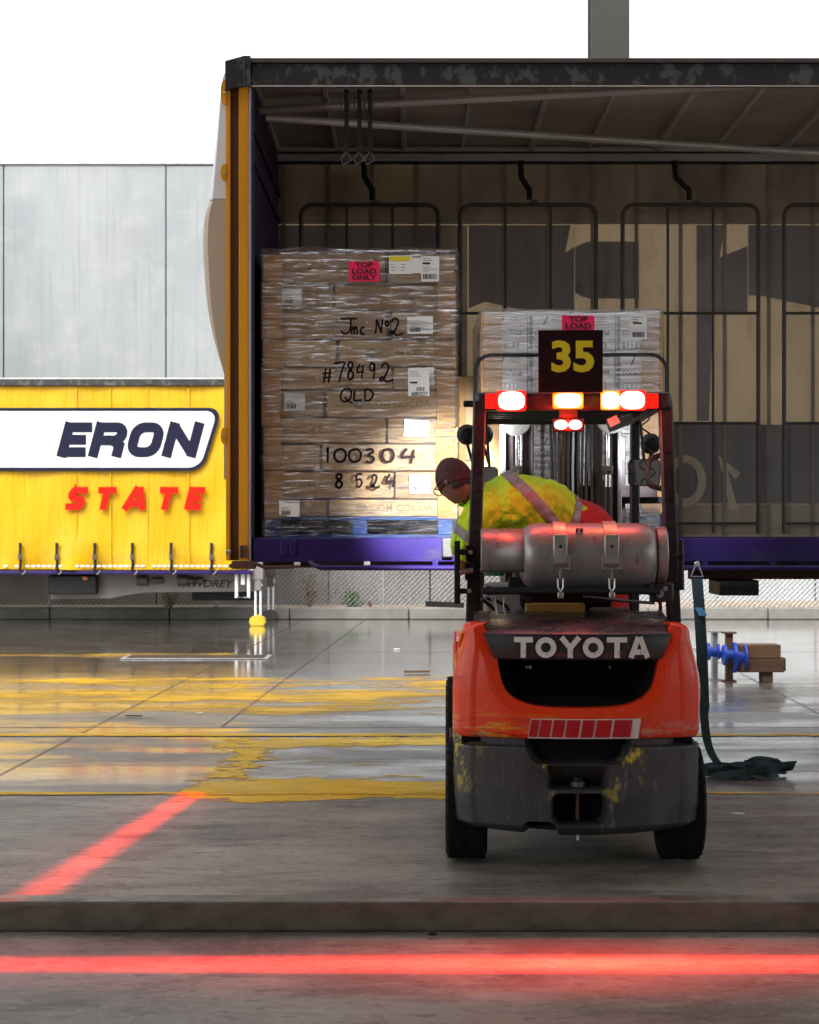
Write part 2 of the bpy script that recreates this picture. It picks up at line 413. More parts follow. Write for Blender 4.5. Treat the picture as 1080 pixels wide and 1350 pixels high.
def rail_mat():
    m = Mat('roof_rail_worn', (.02, .019, .021), .45)
    m.tint((.085, .09, .088), m.noise(6, (1.6, 1, 1.1), 5, .6, .53, .58), .8)
    m.tint((.22, .2, .15), m.noise(22, (.6, 1, 3), 5, .7, .66, .72), .5); return m.m
MT['rail'] = rail_mat()
MT['ceiling'] = simple('roof_lining', (.4, .36, .31), .8, 0, 1.6, .6, .1)
MT['alu'] = simple('dull_aluminium', (.55, .53, .5), .5, .5, 4, .45, .1, stretch=(.5, 1, 1))
def gel(name, c):
    m = Mat(name, c, .25, 0, .5, .3); m.tint(tuple(x * .75 for x in c), m.noise(2.2, (1, 1, .5), 4, .6, .5, .75), .35); return m.m
MT['gelwhite'] = gel('white_gelcoat', (.78, .78, .77)); MT['geltan'] = gel('tan_nose_coat', (.5, .4, .29))  # tan colour for the lower nose mouldings, below the white one
MT['ctop'] = cloth_mat('grimy_white_curtain', (.56, .5, .42), .55, .6)
MT['cyel'] = cloth_mat('backlit_yellow_curtain', (.48, .36, .225), .5)
MT['cnavy'] = cloth_mat('backlit_navy_print', (.46, .43, .435), .55)
MT['ccream'] = cloth_mat('backlit_cream_print', (.6, .52, .42), .45)
MT['cnavylow'] = cloth_mat('backlit_grey_print', (.36, .335, .34), .5); MT['cfigure'] = cloth_mat('backlit_white_figure', (.9, .8, .66), .6, .15)
MT['gate'] = simple('gate_steel', (.09, .08, .072), .6, .3, 10, .5, .2)
MT['webbing'] = simple('black_webbing', (.012, .011, .012), .85, 0, 30, .3, .3, 200)
MT['teal'] = simple('teal_webbing', (.012, .032, .036), .75, 0, 30, .4, .4, 160)
MT['tealtag'] = simple('blue_tag', (.01, .16, .3), .5)
def card_mat(name, c, s=1.):
    m = Mat(name, c, .75); m.tint(tuple(x * .6 for x in c), m.noise(2.3, (1, 1, 1), 5, .6, .42, .7), .55 * s)
    m.tint((c[0] * 1.25, c[1] * 1.18, c[2] * 1.1), m.noise(5, (1, 1, 3), 4, .6, .55, .75), .5)
    m.bump(m.noise(30, (1, 1, 6)), .1, .002); return m.m
CARD = [card_mat('cardboard', (.58, .37, .18)), card_mat('cardboard_light', (.65, .44, .23)), card_mat('cardboard_dull', (.49, .315, .16))]
MT['corner'] = card_mat('corner_board', (.55, .30, .10))
MT['whitecard'] = card_mat('white_carton', (.82, .78, .74), .4)
MT['whitecard2'] = card_mat('grey_white_carton', (.76, .72, .69), .4)
MT['paper'] = simple('label_paper', (.78, .77, .75), .6, 0, 4, .15, 0)
MT['ink'] = simple('black_ink', (.012, .012, .012), .5, 0, 4, 0, 0)
MT['greyink'] = simple('grey_ink', (.2, .19, .19), .6, 0, 4, 0, 0)
MT['greenink'] = simple('faded_green_ink', (.38, .27, .13), .7, 0, 9, .4, 0)
def marker():
    m = Mat('marker_ink', (.012, .006, .006), .8, 0, .1); return m.m
MT['marker'] = marker()
MT['pink'] = simple('neon_pink_label', (.9, .012, .11), .5, 0, 4, .1, 0)
MT['yellowlabel'] = simple('yellow_label', (.7, .6, .03), .5, 0, 4, .1, 0)
MT['palletblue'] = simple('blue_pallet_paint', (.025, .085, .28), .6, 0, 5, .5, .2)
MT['timber'] = simple('brown_timber', (.12, .062, .03), .8, 0, 4, .7, .3, stretch=(.3, 1, 4))
MT['timberdark'] = simple('weathered_timber', (.085, .045, .024), .85, 0, 4, .6, .4, stretch=(.2, 2, 5))
MT['film'] = film_mat(); MT['film2'] = film_mat(.35)
MT['navy'] = simple('navy_print', (.010, .011, .032), .6, 0, 5, .3, 0, spec=.15)
MT['white'] = simple('white_paint', (.75, .75, .75), .45, 0, 5, .2, .05)
MT['redprint'] = simple('red_print', (.58, .012, .004), .6, 0, 5, .2, 0, spec=.12)
def curtain_mat():
    m = Mat('yellow_pvc_curtain', (.60, .345, .002), .45, 0, .3); m.tint((.5, .28, .006), m.noise(.7, (1, 1, .4), 5, .6, .4, .7), .4)
    m.tint((.28, .2, .05), m.noise(1.6, (1, 1, 1.5), 7, .72, .54, .72), .45)
    low = m.math('MULTIPLY', m.axis('Z', 1.45, 1.0), m.noise(2.6, (1, 1, 2), 5, .6, .45, .7)); m.tint((.3, .2, .02), low, .55)
    m.bump(m.noise(1.8, (2.5, 1, .35), 3), .3, .04); m.bump(m.noise(3, (.6, 1, 1.6), 3), .1, .02); return m.m
MT['curtain'] = curtain_mat()
MT['chassisgrey'] = simple('dusty_chassis', (.2, .18, .165), .65, 0, 2, .5, .2)
MT['leaf'] = simple('weed_leaf', (.05, .13, .03), .6, 0, 8, .4, 0)
MT['drygrass'] = simple('dry_grass', (.2, .14, .07), .8, 0, 8, .4, 0)
MT['footyellow'] = simple('yellow_foot', (.6, .4, .02), .5, 0, 8, .5, .1)
MT['columnsteel'] = simple('grey_column_paint', (.024, .026, .022), .55, 0, 3, .3, .05)
MT['bluecast'] = simple('blue_cast_steel', (.012, .05, .36), .4, 0, 8, .3, .1)
MT['blockwall'] = simple('light_block_sheet', (.2, .2, .2), .7, 0, 2, .3, 0)
MT['canopy'] = simple('canopy_steel', (.4, .4, .39), .6, 0, 2, .3, 0)
MT['reflect_white'] = simple('reflective_tape', (.7, .68, .62), .3, 0, 9, .3, 0)

# ---------------------------------------------------------------- ground, kerbs, markings
g = MB(); g.add([(-150, -60, 0), (150, -60, 0), (150, 400, 0), (-150, 400, 0)], [(0, 1, 2, 3)])
ground = struct(g.build('ground', MT['ground'], smooth=False))
for x0, y0, x1, y1 in ((-2.5, 9.7, -1.75, 28.4), (-1.42, 12.63, -.72, 28.4), (3.0, 4, 3.8, 28.4)):
    MB().add([(x0 - .005, y0, .0045), (x0 + .005, y0, .0045), (x1 + .005, y1, .0045), (x1 - .005, y1, .0045)], [(0, 1, 2, 3)]).build('expansion_joint', MT['joint'], ground, smooth=False)
for y in (12.62, 20.5):
    MB().add([(-40, y - .012, .003), (40, y - .012, .003), (40, y + .012, .003), (-40, y + .012, .003)], [(0, 1, 2, 3)]).build('expansion_joint', MT['joint'], ground, smooth=False)
YEL = (.68, .40, .003)
def marking(x0, x1, y0, y1, z, lo, hi, sc, stretch, seed, edge, wear, col=YEL):
    m = paint_mat('yellow_floor_paint', col, lo, hi, sc, stretch, seed, x1 - x0, y1 - y0, edge, wear)
    return struct(MB().add([(x0, y0, z), (x1, y0, z), (x1, y1, z), (x0, y1, z)], [(0, 1, 2, 3)]).build('yellow_marking', m, smooth=False))
marking(-30, 30, 12.06, 12.22, .0055, .34, .46, 3., (.5, 1.5, 1), 4., .03, .1)
marking(-30, 30, 9.37, 9.48, .0055, .36, .5, 3., (.5, 1.5, 1), 5., .03, .1)
marking(-1.6, 1.7, 11.2, 12.2, .002, .40, .44, 1.7, (.55, 1.0, 1), 1., .35, .25)
marking(-1.55, 1.7, 9.0, 10.2, .002, .39, .43, 1.7, (.55, 1.0, 1), 7., .35, .25)
marking(-1.35, -.8, 9.9, 11.6, .0035, .42, .46, 2.2, (1, .8, 1), 3., .25, .2)
marking(-.9, 1.7, 10.2, 11.3, .0028, .56, .60, 1.6, (.4, 1.6, 1), 12., .3, .15)
marking(-7.5, 3.0, 12.9, 17.6, .002, .455, .55, 1.0, (.4, 1.1, 1), 9., 1.0, .2, (.55, .31, .01))
marking(-9, -2.0, 19.2, 20.4, .002, .42, .58, .9, (.4, 1.5, 1), 2., .4, .2, (.5, .3, .03))

kerb = struct(bpy.data.objects.new('kerb', None)); COL.objects.link(kerb)
x = -16.0
while x < 16:
    pale = -.35 < x + 1 < 2.1
    b = MB().bx(x, x + 1.985, 28.0, 28.25, 0, .2)
    b.build('kerb_block', MT['kerbpale'] if .2 < x < 1 else MT['kerbstone'], kerb, .02, loc=(0, random.uniform(-.02, .02), 0))
    x += 2.0
soil = struct(MB().bx(-60, 60, 28.26, 40, .0, .15).build('soil_strip', MT['soil'], smooth=False))

beam = struct(MB().bx(-7, 7, 6.18, 6.31, 0, .112).build('front_kerb_beam', MT['stopbeam'], None, .012, 3))

# tilt-up wall
wall = thing('concrete_wall', 'tall pale grey concrete panel wall behind the yellow trailer', 'wall', (0, 32, 0))
for i in range(-7, 8):
    x0 = -4.65 + 3.1 * (i + 3)
    MB().bx(x0 + .012, x0 + 3.088, 0, .2, 0, 8.46 + random.uniform(-.01, .01)).build('panel', MT['wall'], wall, .012, loc=(0, random.uniform(-.006, .006), 0))
MB().bx(-28, 28, -.04, .24, 8.475, 8.52).build('capping', MT['galv'], wall, .006)
MB().bx(-28, 28, .05, .18, 0, 8.3).build('joint_backing', MT['joint'], wall, smooth=False)

# chain-link fence
fence = thing('chain_link_fence', 'galvanised chain link fence along the far kerb', 'fence', (0, 28.6, .15))
wires = MB(); FH = 1.7; sp = .085
def wire(a, b, r=.0035):
    a, b = Vector(a), Vector(b); d = (b - a).normalized(); u = Vector((0, 1, 0)); w = d.cross(u) * r; u = u * r
    wires.add([a + w, a - w * .5 + u, a - w * .5 - u, b + w, b - w * .5 + u, b - w * .5 - u], [(0, 1, 4, 3), (1, 2, 5, 4), (2, 0, 3, 5)])
n = int(17 / sp)
for i in range(-int(FH / sp), n):
    x0 = -9.0 + i * sp
    a = max(0, -9.0 - x0); b_ = min(FH, 8.0 - x0)
    if b_ > a:
        wire((x0 + a, 0, a), (x0 + b_, 0, b_)); 
        xx = -1.0 - x0
        wire((-1.0 - (x0 + a), .007, a), (-1.0 - (x0 + b_), .007, b_))
wires.build('wire_mesh', MT['galv'], fence, smooth=False)['kind'] = 'stuff'
for i in range(7):
    xp = -9 + i * 2.85
    MB().cyl((xp, .03, -.15), (xp, .03, FH + .05), .025, 10).build('post', MT['galv'], fence)
MB().cyl((-9, .03, FH), (8, .03, FH), .02, 8).build('top_rail', MT['galv'], fence)
MB().cyl((-9, .03, .02), (8, .03, .02), .004, 6).build('bottom_wire', MT['galv'], fence)
# dark strut and plank leaning in the fence gap
lean = tag(MB().beam(P(561, 796, 27.6), P(612, 798, 27.6), .06, .09).build('steel_bar', MT['black']), 'black steel bar lying level in front of the far fence', 'bar')
chainb = MB()
for i in range(26):
    p = P(567, 752 + i * 2.2, 28.2); chainb.lathe([(-.012, .004), (-.012, .018), (.012, .018), (.012, .004)], p, 'XYZ'[i % 2], 8)
tag(chainb.build('hanging_chain', MT['black']), 'dark hanging chain near the pale kerb block', 'chain')
post = tag(MB().beam(P(490, 808, 28.4), P(487, 793, 28.4), .07, .05).build('short_post', MT['rust']), 'short leaning brown post behind the far kerb', 'post')

def weed(loc, r, h, n, mat, label):
    t = thing('weed_plant', label, 'plant', loc)
    lf = MB(); st = MB()
    for i in range(n):
        a = random.uniform(0, 2 * PI); l = random.uniform(.5, 1) * h; tip = Vector((math.cos(a) * r * random.random(), math.sin(a) * r * .5 * random.random(), l))
        st.tube([(0, 0, 0), tip * .5 + Vector((0, 0, .1 * h)), tip], [.006, .004, .002], 4)
        for k in range(9):
            c = tip * random.uniform(.35, 1.0) + Vector([random.gauss(0, .035) for _ in range(3)])
            d = Vector([random.gauss(0, 1) for _ in range(3)]).normalized() * random.uniform(.03, .06); e = d.cross(Vector((random.random(), 1, .3))).normalized() * .016
            lf.add([c, c + d * .5 + e, c + d, c + d * .5 - e], [(0, 1, 2, 3)])
    st.build('stem', mat, t); lf.build('foliage', mat, t, smooth=False)
weed(P(465, 808, 28.75), .38, .42, 26, MT['leaf'], 'green leafy weed growing behind the far fence')
weed(P(408, 808, 28.9), .3, .75, 18, MT['drygrass'], 'dry brown weed behind the far fence under the trailer')
weed(P(222, 808, 28.9), .3, .5, 16, MT['drygrass'], 'dry brown weed beneath the yellow trailer')

# steel column behind the trailer
colm = thing('steel_column', 'dark grey steel column rising behind the trailer roof', 'column', (P(804.5, 0, 14.2).x, 14.2, 0))
MB().bx(-.163, .163, -.015, .0, 0, 8.2).build('front_flange', MT['columnsteel'], colm, .003)
MB().bx(-.163, .163, .25, .265, 0, 8.2).build('rear_flange', MT['columnsteel'], colm, .003)
MB().bx(-.008, .008, .0, .25, 0, 8.2).build('web', MT['columnsteel'], colm)
MB().bx(-.25, .25, -.1, .35, 0, .025).build('base_plate', MT['columnsteel'], colm, .003)

# canopy over the loading floor (stands above and behind the camera)
can = thing('loading_canopy', 'pale steel canopy roof over the covered loading floor', 'canopy', (0, 0, 0))
CZ = 8.2
MB().bx(-11, 11, -8, 8.1, CZ, CZ + .12).build('roof_deck', MT['canopy'], can)
for i in range(5):
    MB().bx(-11, 11, -7.5 + i * 3.4, -7.35 + i * 3.4, CZ - .28, CZ - .01).build('purlin', MT['canopy'], can)
MB().bx(-11, 11, 8.11, 8.25, CZ - .35, CZ + .2).build('fascia', MT['canopy'], can)
for xx in (-6.5, 6.5):
    for yy in (-7.5, 7.8):
        MB().bx(xx - .12, xx + .12, yy - .12, yy + .12, 0, CZ - .29).build('column', MT['columnsteel'], can, .01)

MB().bx(-11, 11, -8.2, -8.01, 0, CZ + .12).build('light_block_wall', MT['blockwall'], can)  # unseen wall added behind the camera to cut the frontal light

# low wall behind the fence, coloured darker than the tall panels
rw = thing('low_dark_wall', 'low dark grey concrete wall behind the far fence', 'wall', (0, 30.2, 0))
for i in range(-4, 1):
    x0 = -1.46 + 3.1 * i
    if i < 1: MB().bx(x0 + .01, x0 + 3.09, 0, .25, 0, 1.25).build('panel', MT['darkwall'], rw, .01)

# ---------------------------------------------------------------- yellow trailer in the background
TY = 26.0
yt = thing('yellow_curtain_trailer', 'yellow curtain-sided semi trailer parked before the concrete wall', 'trailer', (0, TY, 0))
def yz(py): return CAM_H - (py - 700) / FPX * TY
def yx(px): return (px - 540) / FPX * TY
XR, XL = yx(331), -13.0
# curtain with gentle vertical ripples and a sagging lower hem
cu = MB(); rows = []
nx = 260
for j in range(25):
    t = j / 24; z = yz(751) + (yz(509) - yz(751)) * t; row = []
    for i in range(nx + 1):
        x = XL + (XR - XL) * i / nx
        amp = .022 + .07 * max(0, 1 - t * 4) ** 1.3
        y = math.sin(x * 5.1 + noise.noise((x * 1.3, z, 0)) * 2) * amp * .6 + noise.noise((x * 2.2, z * 1.5, 3)) * amp
        zz = z + (noise.noise((x * 1.5, 5, 1)) * .02 if j == 0 else 0)
        row.append((x, y, zz))
    rows.append(row)
cu.loft(rows, closed_u=False)
curt = cu.build('curtain', MT['curtain'], yt)
MB().bx(XL, XR, -.06, .04, yz(509), yz(501)).build('roof_rail', MT['rail'], yt, .01)
MB().bx(XL, XR, -.07, .05, yz(500.6), yz(498.5)).build('roof_edge', MT['alu'], yt, .004)
MB().bx(XL, XR, .06, 2.4, yz(505), yz(501)).build('roof', MT['gelwhite'], yt)
MB().bx(XL, XR, 2.3, 2.36, yz(752), yz(506)).build('far_curtain', MT['curtain'], yt)
MB().bx(XR - .05, XR + .02, .05, 2.36, yz(752), yz(506)).build('end_wall', MT['gelwhite'], yt)
MB().bx(XL, XR + .02, -.02, 2.36, yz(757), yz(752.3)).build('deck_rail', MT['purple'], yt, .01)
# chassis beam with a shallow nose
ch = MB().prism([(yx(60), yz(791)), (yx(140), yz(790)), (yx(165), yz(785)), (yx(190), yz(782)), (yx(330), yz(781)), (yx(330), yz(757.5)), (yx(60), yz(757.5))], .38, .46, lambda x, y, z: (x, z, y))
ch.build('chassis_beam', MT['chassisgrey'], yt)
MB().prism([(XL, yz(791)), (yx(140), yz(790)), (yx(165), yz(785)), (yx(330), yz(781)), (yx(330), yz(757.5)), (XL, yz(757.5))], 1.7, 1.78, lambda x, y, z: (x, z, y)).build('chassis_beam', MT['chassisgrey'], yt)
MB().bx(yx(243), yx(332), .9, 1.3, yz(795), yz(782)).build('cross_member', MT['black'], yt)
text('maker_name', 'VAWDREY', .165, MT['black'], yt, (yx(264), .377, yz(771)), bold=.012, shear=.3, sx=1.12)
MB().bx(yx(60), yx(124), .2, 1.2, yz(784), yz(759)).build('tool_box', MT['black'], yt, .02)
MB().bx(yx(106), yx(112), .19, .2, yz(765), yz(761)).build('side_marker', simple('orange_marker', (.7, .15, .02), .3), yt)
for px in (176, 196, 230, 243, 250):
    MB().cyl((yx(px), .34, yz(766)), (yx(px + 14), .34, yz(766)), .05 + .03 * (px % 3 == 2), 12).build('air_fitting', MT['dirtysteel'], yt)
# welded white side guard at the nose
sg = MB(); gx0, gx1, gz0, gz1 = yx(311), yx(327), yz(788), yz(756)
sg.tube([(gx0, .1, gz1), (gx0, .1, gz0), (gx1, .1, gz0), (gx1, .1, gz1)], .028, 8)
sg.build('side_guard', MT['white'], yt)
MB().bx(yx(317), yx(322), .09, .14, yz(771), yz(756)).build('guard_bracket', MT['white'], yt)
# landing legs
for k, (px, yy, mt) in enumerate(((340, .15, 'white'), (357, 2.0, 'dirtysteel'))):
    xq = (px - 540) / FPX * (TY + yy)
    lg = MB().bx(xq - .05, xq + .05, yy - .05, yy + .05, .55, yz(756)); lg.bx(xq - .085, xq + .085, yy - .06, yy + .08, .72, .98)
    o = lg.build('landing_leg', MT['chassisgrey'] if k == 0 else MT[mt], yt, .008)
    MB().bx(xq - .05, xq - .022, yy - .03, yy + .03, .14, .56).build('leg_rod', MT['white'], o); MB().bx(xq + .03, xq + .055, yy - .03, yy + .03, .14, .56).build('leg_rod', MT['white'], o)
    MB().beam((xq + .06, yy, .62), (xq - .02, yy + .02, yz(757)), .025, .025).build('leg_brace', MT['white'], o)
    MB().prism([(xq - .1, .0), (xq + .1, .0), (xq + .13, .06), (xq + .11, .13), (xq + .03, .17), (xq - .03, .17), (xq - .11, .13), (xq - .13, .06)], yy - .1, yy + .1, lambda x, y, z: (x, z, y)).build('foot', MT['footyellow'] if k == 0 else MT['dirtysteel'], o, .01)
for px in (28, 76, 126, 175.5, 226.5, 279.5):
    st = MB(); z0 = yz(751)
    st.tube([(yx(px), -.05, yz(716)), (yx(px) - .004, -.065, yz(730)), (yx(px) + .006, -.06, yz(742)), (yx(px) - .01, -.05, yz(753))], .022, 6)
    o = st.build('curtain_strap', MT['webbing'], yt)
    MB().bx(yx(px - 2.6), yx(px + 2.4), -.1, -.06, yz(738), yz(731)).build('buckle', MT['dirtysteel'], o, .005)
    MB().bx(yx(px - 2), yx(px + 2), -.075, -.05, yz(721), yz(715.5)).build('strap_patch', MT['webbing'], o, .003)
    MB().tube([(yx(px + 6), -.03, yz(752)), (yx(px + 5), -.05, yz(755)), (yx(px + 2), -.03, yz(757))], .01, 6).build('hook', MT['steel'], o)
x = XL
while x < XR - .1:
    if random.random() < .86 and x > yx(-20):
        MB().bx(x, x + .06, -.052, -.046, yz(747.5), yz(744.8)).build('reflective_mark', MT['reflect_white'], yt, smooth=False)
    x += .085
for px in (100, 145, 194, 248):
    MB().bx(yx(px), yx(px) + .02, -.026, -.022, yz(745), yz(512)).build('seam', MT['curtain'], yt, smooth=False)
# logo panel: navy border, white field, slanted letters
def para(x0, x1, z0, z1, r, sh):
    return [(x + sh * (y - z0), y) for x, y in rrect(x0, x1, z0, z1, r, 6)]
lp = MB().prism(para(yx(-300), yx(268), yz(621), yz(538), .2, .31), 0, .003)
logo = lp.build('logo_border', MT['navy'], yt, loc=(0, -.064, 0), rot=FACE, smooth=False)
MB().prism(para(yx(-300), yx(264.5), yz(616.5), yz(542.5), .17, .31), .0031, .006).build('logo_field', MT['white'], logo, smooth=False)
LH = yz(557) - yz(603)
block('letter', 'ERON', LH, {'E': .80, 'R': .95, 'O': .95, 'N': .98}, .29, .08, MT['navy'], yt, (yx(75), -.072, yz(603)), shear=.26, depth=.003, sx=1.02)
block('letter', 'STATE', yz(642) - yz(672.5), {'S': .80, 'T': .80, 'A': .98, 'E': .72}, .29, .44, MT['redprint'], yt, (yx(86), -.064, yz(672.5)), shear=.26, depth=.003, sx=1.0)
# ---------------------------------------------------------------- open curtain-sided trailer
Y0, Y1 = 10.40, 12.72
ot = thing('open_curtain_trailer', 'open-sided trailer with purple deck rail and amber corner post being loaded', 'trailer', (0, Y0, 0))
def nx_(px, Y=Y0): return (px - 540) / FPX * Y
def nz_(py, Y=Y0): return CAM_H - (py - 700) / FPX * Y
TXR = 12.6
ZD = nz_(709); ZT = nz_(77.5); ZC = ZT - .03
HB = nx_(333) - .02                         # inner face of the headboard
# deck: rail face, planks, underframe
MB().bx(HB, TXR, 0, .07, nz_(741), ZD).build('deck_rail', MT['purple'], ot, .006)
for i in range(10):
    MB().bx(HB + .01, TXR, .075 + i * .22, .29 + i * .22, ZD - .04, ZD - .006).build('deck_plank', MT['timber'], ot)
MB().bx(HB, TXR, 2.28, 2.35, nz_(741), ZD).build('far_deck_rail', MT['purple'], ot, .006)
for px in (375, 386):
    MB().bx(nx_(px - 5), nx_(px + 5), -.012, 0.002, nz_(733), nz_(712)).build('rail_rib', MT['purple'], ot, .005)
MB().bx(nx_(583), nx_(597), -.03, 0.002, nz_(735), nz_(709.5)).build('rail_bracket', MT['dirtysteel'], ot, .008)
for x in [nx_(350) + i * .5 for i in range(24)]:
    MB().bx(x, x + .05, .072, 2.27, nz_(741), ZD - .045).build('cross_bearer', MT['dirtysteel'], ot)
for yy in (.75, 1.6):
    MB().bx(HB + .05, TXR, yy, yy + .1, nz_(752), nz_(741.5)).build('chassis_beam', MT['dirtysteel'], ot, .004)
MB().bx(nx_(935), TXR, .7, .8, nz_(768), nz_(752.4)).build('chassis_beam', MT['rust'], ot, .004)
MB().bx(nx_(957), nx_(1010), .2, .6, nz_(787), nz_(766)).build('tool_box', MT['black'], ot, .01)
# tie rail with bent end and brackets
tr_ = MB(); zt = nz_(748.5)
tr_.tube([(nx_(408), .02, nz_(739)), (nx_(413), .0, nz_(744)), (nx_(424), -.01, zt), (nx_(440), -.01, zt), (nx_(760), -.01, zt), (TXR, -.01, zt)], .017, 10)
tr_.build('tie_rail', MT['purple'], ot)
for px in (484, 574, 667, 755, 930, 1020):
    MB().bx(nx_(px - 4), nx_(px + 4), .0, .03, nz_(747), nz_(740)).build('rail_hanger', MT['purple'] if px != 484 else MT['paper'], ot, .003)
MB().bx(nx_(340), nx_(410), .35, .55, nz_(747), nz_(741.5)).build('underframe_plate', MT['black'], ot)
MB().cyl((nx_(388), .0, nz_(743.5)), (nx_(396), .0, nz_(743.5)), .012, 10).build('side_marker', MT['reflect_white'], ot)
# supporting legs (stand behind the lift truck)
for xq in (1.35,):
    for yy in (.35, 1.95):
        o = MB().bx(xq - .05, xq + .05, yy - .05, yy + .05, .3, nz_(742)).build('landing_leg', MT['dirtysteel'], ot, .006)
        MB().bx(xq - .035, xq + .035, yy - .035, yy + .035, .03, .31).build('leg_rod', MT['galv'], o)
        MB().bx(xq - .13, xq + .13, yy - .13, yy + .13, 0, .03).build('foot', MT['dirtysteel'], o, .006)
for i in range(3):
    for yy in (.16, 2.16):
        xq = 8.0 + i * 1.25
        w = MB().lathe([(-.14, .28), (-.14, .46), (-.1, .5), (.1, .5), (.14, .46), (.14, .28)], (xq, yy, .5), 'Y', 28)
        o = w.build('wheel', MT['rubber'], ot); MB().lathe([(-.12, .05), (-.12, .275), (.12, .275), (.12, .05)], (xq, yy, .5), 'Y', 20).build('rim', MT['galv'], o)
# roof
MB().bx(nx_(331), TXR, -.01, .06, nz_(113), nz_(84)).build('roof_rail', MT['rail'], ot, .006)
MB().bx(nx_(331), TXR, -.025, .07, nz_(83.6), ZT).build('roof_rail_lip', MT['dirtysteel'], ot, .004)
MB().bx(nx_(331), TXR, -.018, .0, nz_(115), nz_(113.4)).build('gutter_strip', MT['alu'], ot, .002)
for i in range(14):
    x0 = HB + i * .95
    MB().bx(x0 + .003, x0 + .947, .075, 2.3, ZC - .004, ZC + .006).build('roof_panel', MT['ceiling'], ot, smooth=False)
    MB().bx(x0 - .018, x0 + .018, .075, 2.25, ZC - .05, ZC - .006).build('roof_bow', MT['alu'], ot, .003)
    MB().bx(x0 + .43, x0 + .455, .075, 2.25, ZC - .035, ZC - .006).build('roof_bow', MT['alu'], ot, .003)
for a, b_ in (((350, 155, 10.85), (1400, 222, 12.4)), ((330, 146, 11.1), (1300, 96, 10.5))):
    pa, pb = P(*a), P(*b_)
    MB().tube([pa - Vector((0, Y0, 0)), pb - Vector((0, Y0, 0))], .026, 10).build('load_pole', MT['alu'], ot)
# far side rail in layers
fy = 2.16
def fz(py): return nz_(py, Y0 + fy)
for a, b_, m, d in ((187, 193, 'alu', .04), (194, 199, 'alu', .0), (199.4, 201, 'black', .03), (201.4, 211.5, 'alu', .02), (211.8, 213.5, 'black', .03)):
    MB().bx(HB, TXR, fy + d, fy + .09, fz(b_), fz(a)).build('far_rail', MT[m], ot, .003)
# far curtain and the print on it, seen from inside
cy = 2.30
def cz(py): return nz_(py, Y0 + cy)
def cxp(px): return nx_(px, Y0 + cy)
def sheet(poly, y, name, m, par=ot, fold=.012):
    xs = [p[0] for p in poly]; b = MB()
    b.prism([(cxp(a), cz(b2)) for a, b2 in poly], y, y + .0015, lambda x, yy, z: (x, z, yy)); return b.build(name, MT[m], par, smooth=False)
far = MB(); rows = []
for j in range(8):
    z = ZD + (cz(205) - ZD) * j / 7
    rows.append([(HB + (TXR - HB) * i / 300, cy + .01 + .012 * math.sin(i * .9) + .008 * noise.noise((i * .2, z * 2, 0)), z) for i in range(301)])
far.loft(rows, closed_u=False)
fc = far.build('far_curtain', MT['cyel'], ot)
sheet([(300, 212), (1300, 212), (1300, 296), (300, 296)], cy - .02, 'curtain_header', 'ctop')
sheet([(300, 297.5), (579, 297.5), (579, 706), (300, 706)], cy - .021, 'curtain_print', 'cnavy')
sheet([(579.5, 297.5), (616, 297.5), (616, 560), (579.5, 560)], cy - .0215, 'curtain_print', 'ccream')
sheet([(618, 297.5), (752, 297.5), (745, 334), (757, 326), (757, 412), (700, 412), (640, 398), (618, 407)], cy - .022, 'curtain_print', 'cnavy')
sheet([(758, 326), (775, 319), (842, 319), (842, 394), (776, 394), (764, 390), (758, 386)], cy - .022, 'curtain_print', 'cnavy')
sheet([(918, 297.5), (955, 297.5), (948, 340), (985, 325), (985, 415), (940, 415), (934, 555), (918, 555)], cy - .022, 'curtain_print', 'cnavy')
sheet([(600, 560), (1200, 560), (1200, 664), (600, 664)], cy - .023, 'curtain_print', 'cnavylow')
sheet([(600, 665), (1200, 665), (1200, 706), (600, 706)], cy - .0235, 'curtain_print', 'ccream')
sheet([(986, 297.5), (1200, 297.5), (1200, 410), (1100, 410), (1000, 390), (986, 390)], cy - .022, 'curtain_print', 'cnavy')
# figures on the print, read from behind
d0 = MB().slab([(cxp(903) + .125 * math.cos(R(a)), cz(634) + .165 * math.sin(R(a))) for a in range(0, 360, 15)], .062, 0, .002, True)
d0.build('curtain_figure', MT['cfigure'], ot, loc=(0, cy - .026, 0), rot=FACE, smooth=False)
MB().slab([(cxp(967), cz(672)), (cxp(952), cz(610)), (cxp(972), cz(628))], .06, 0, .002).build('curtain_figure', MT['cfigure'], ot, loc=(0, cy - .026, 0), rot=FACE, smooth=False)
for px in range(372, 1200, 58):
    MB().bx(cxp(px), cxp(px) + .03, cy - .03, cy - .0275, ZD, cz(214)).build('curtain_seam', MT['ctop'], ot, smooth=False)
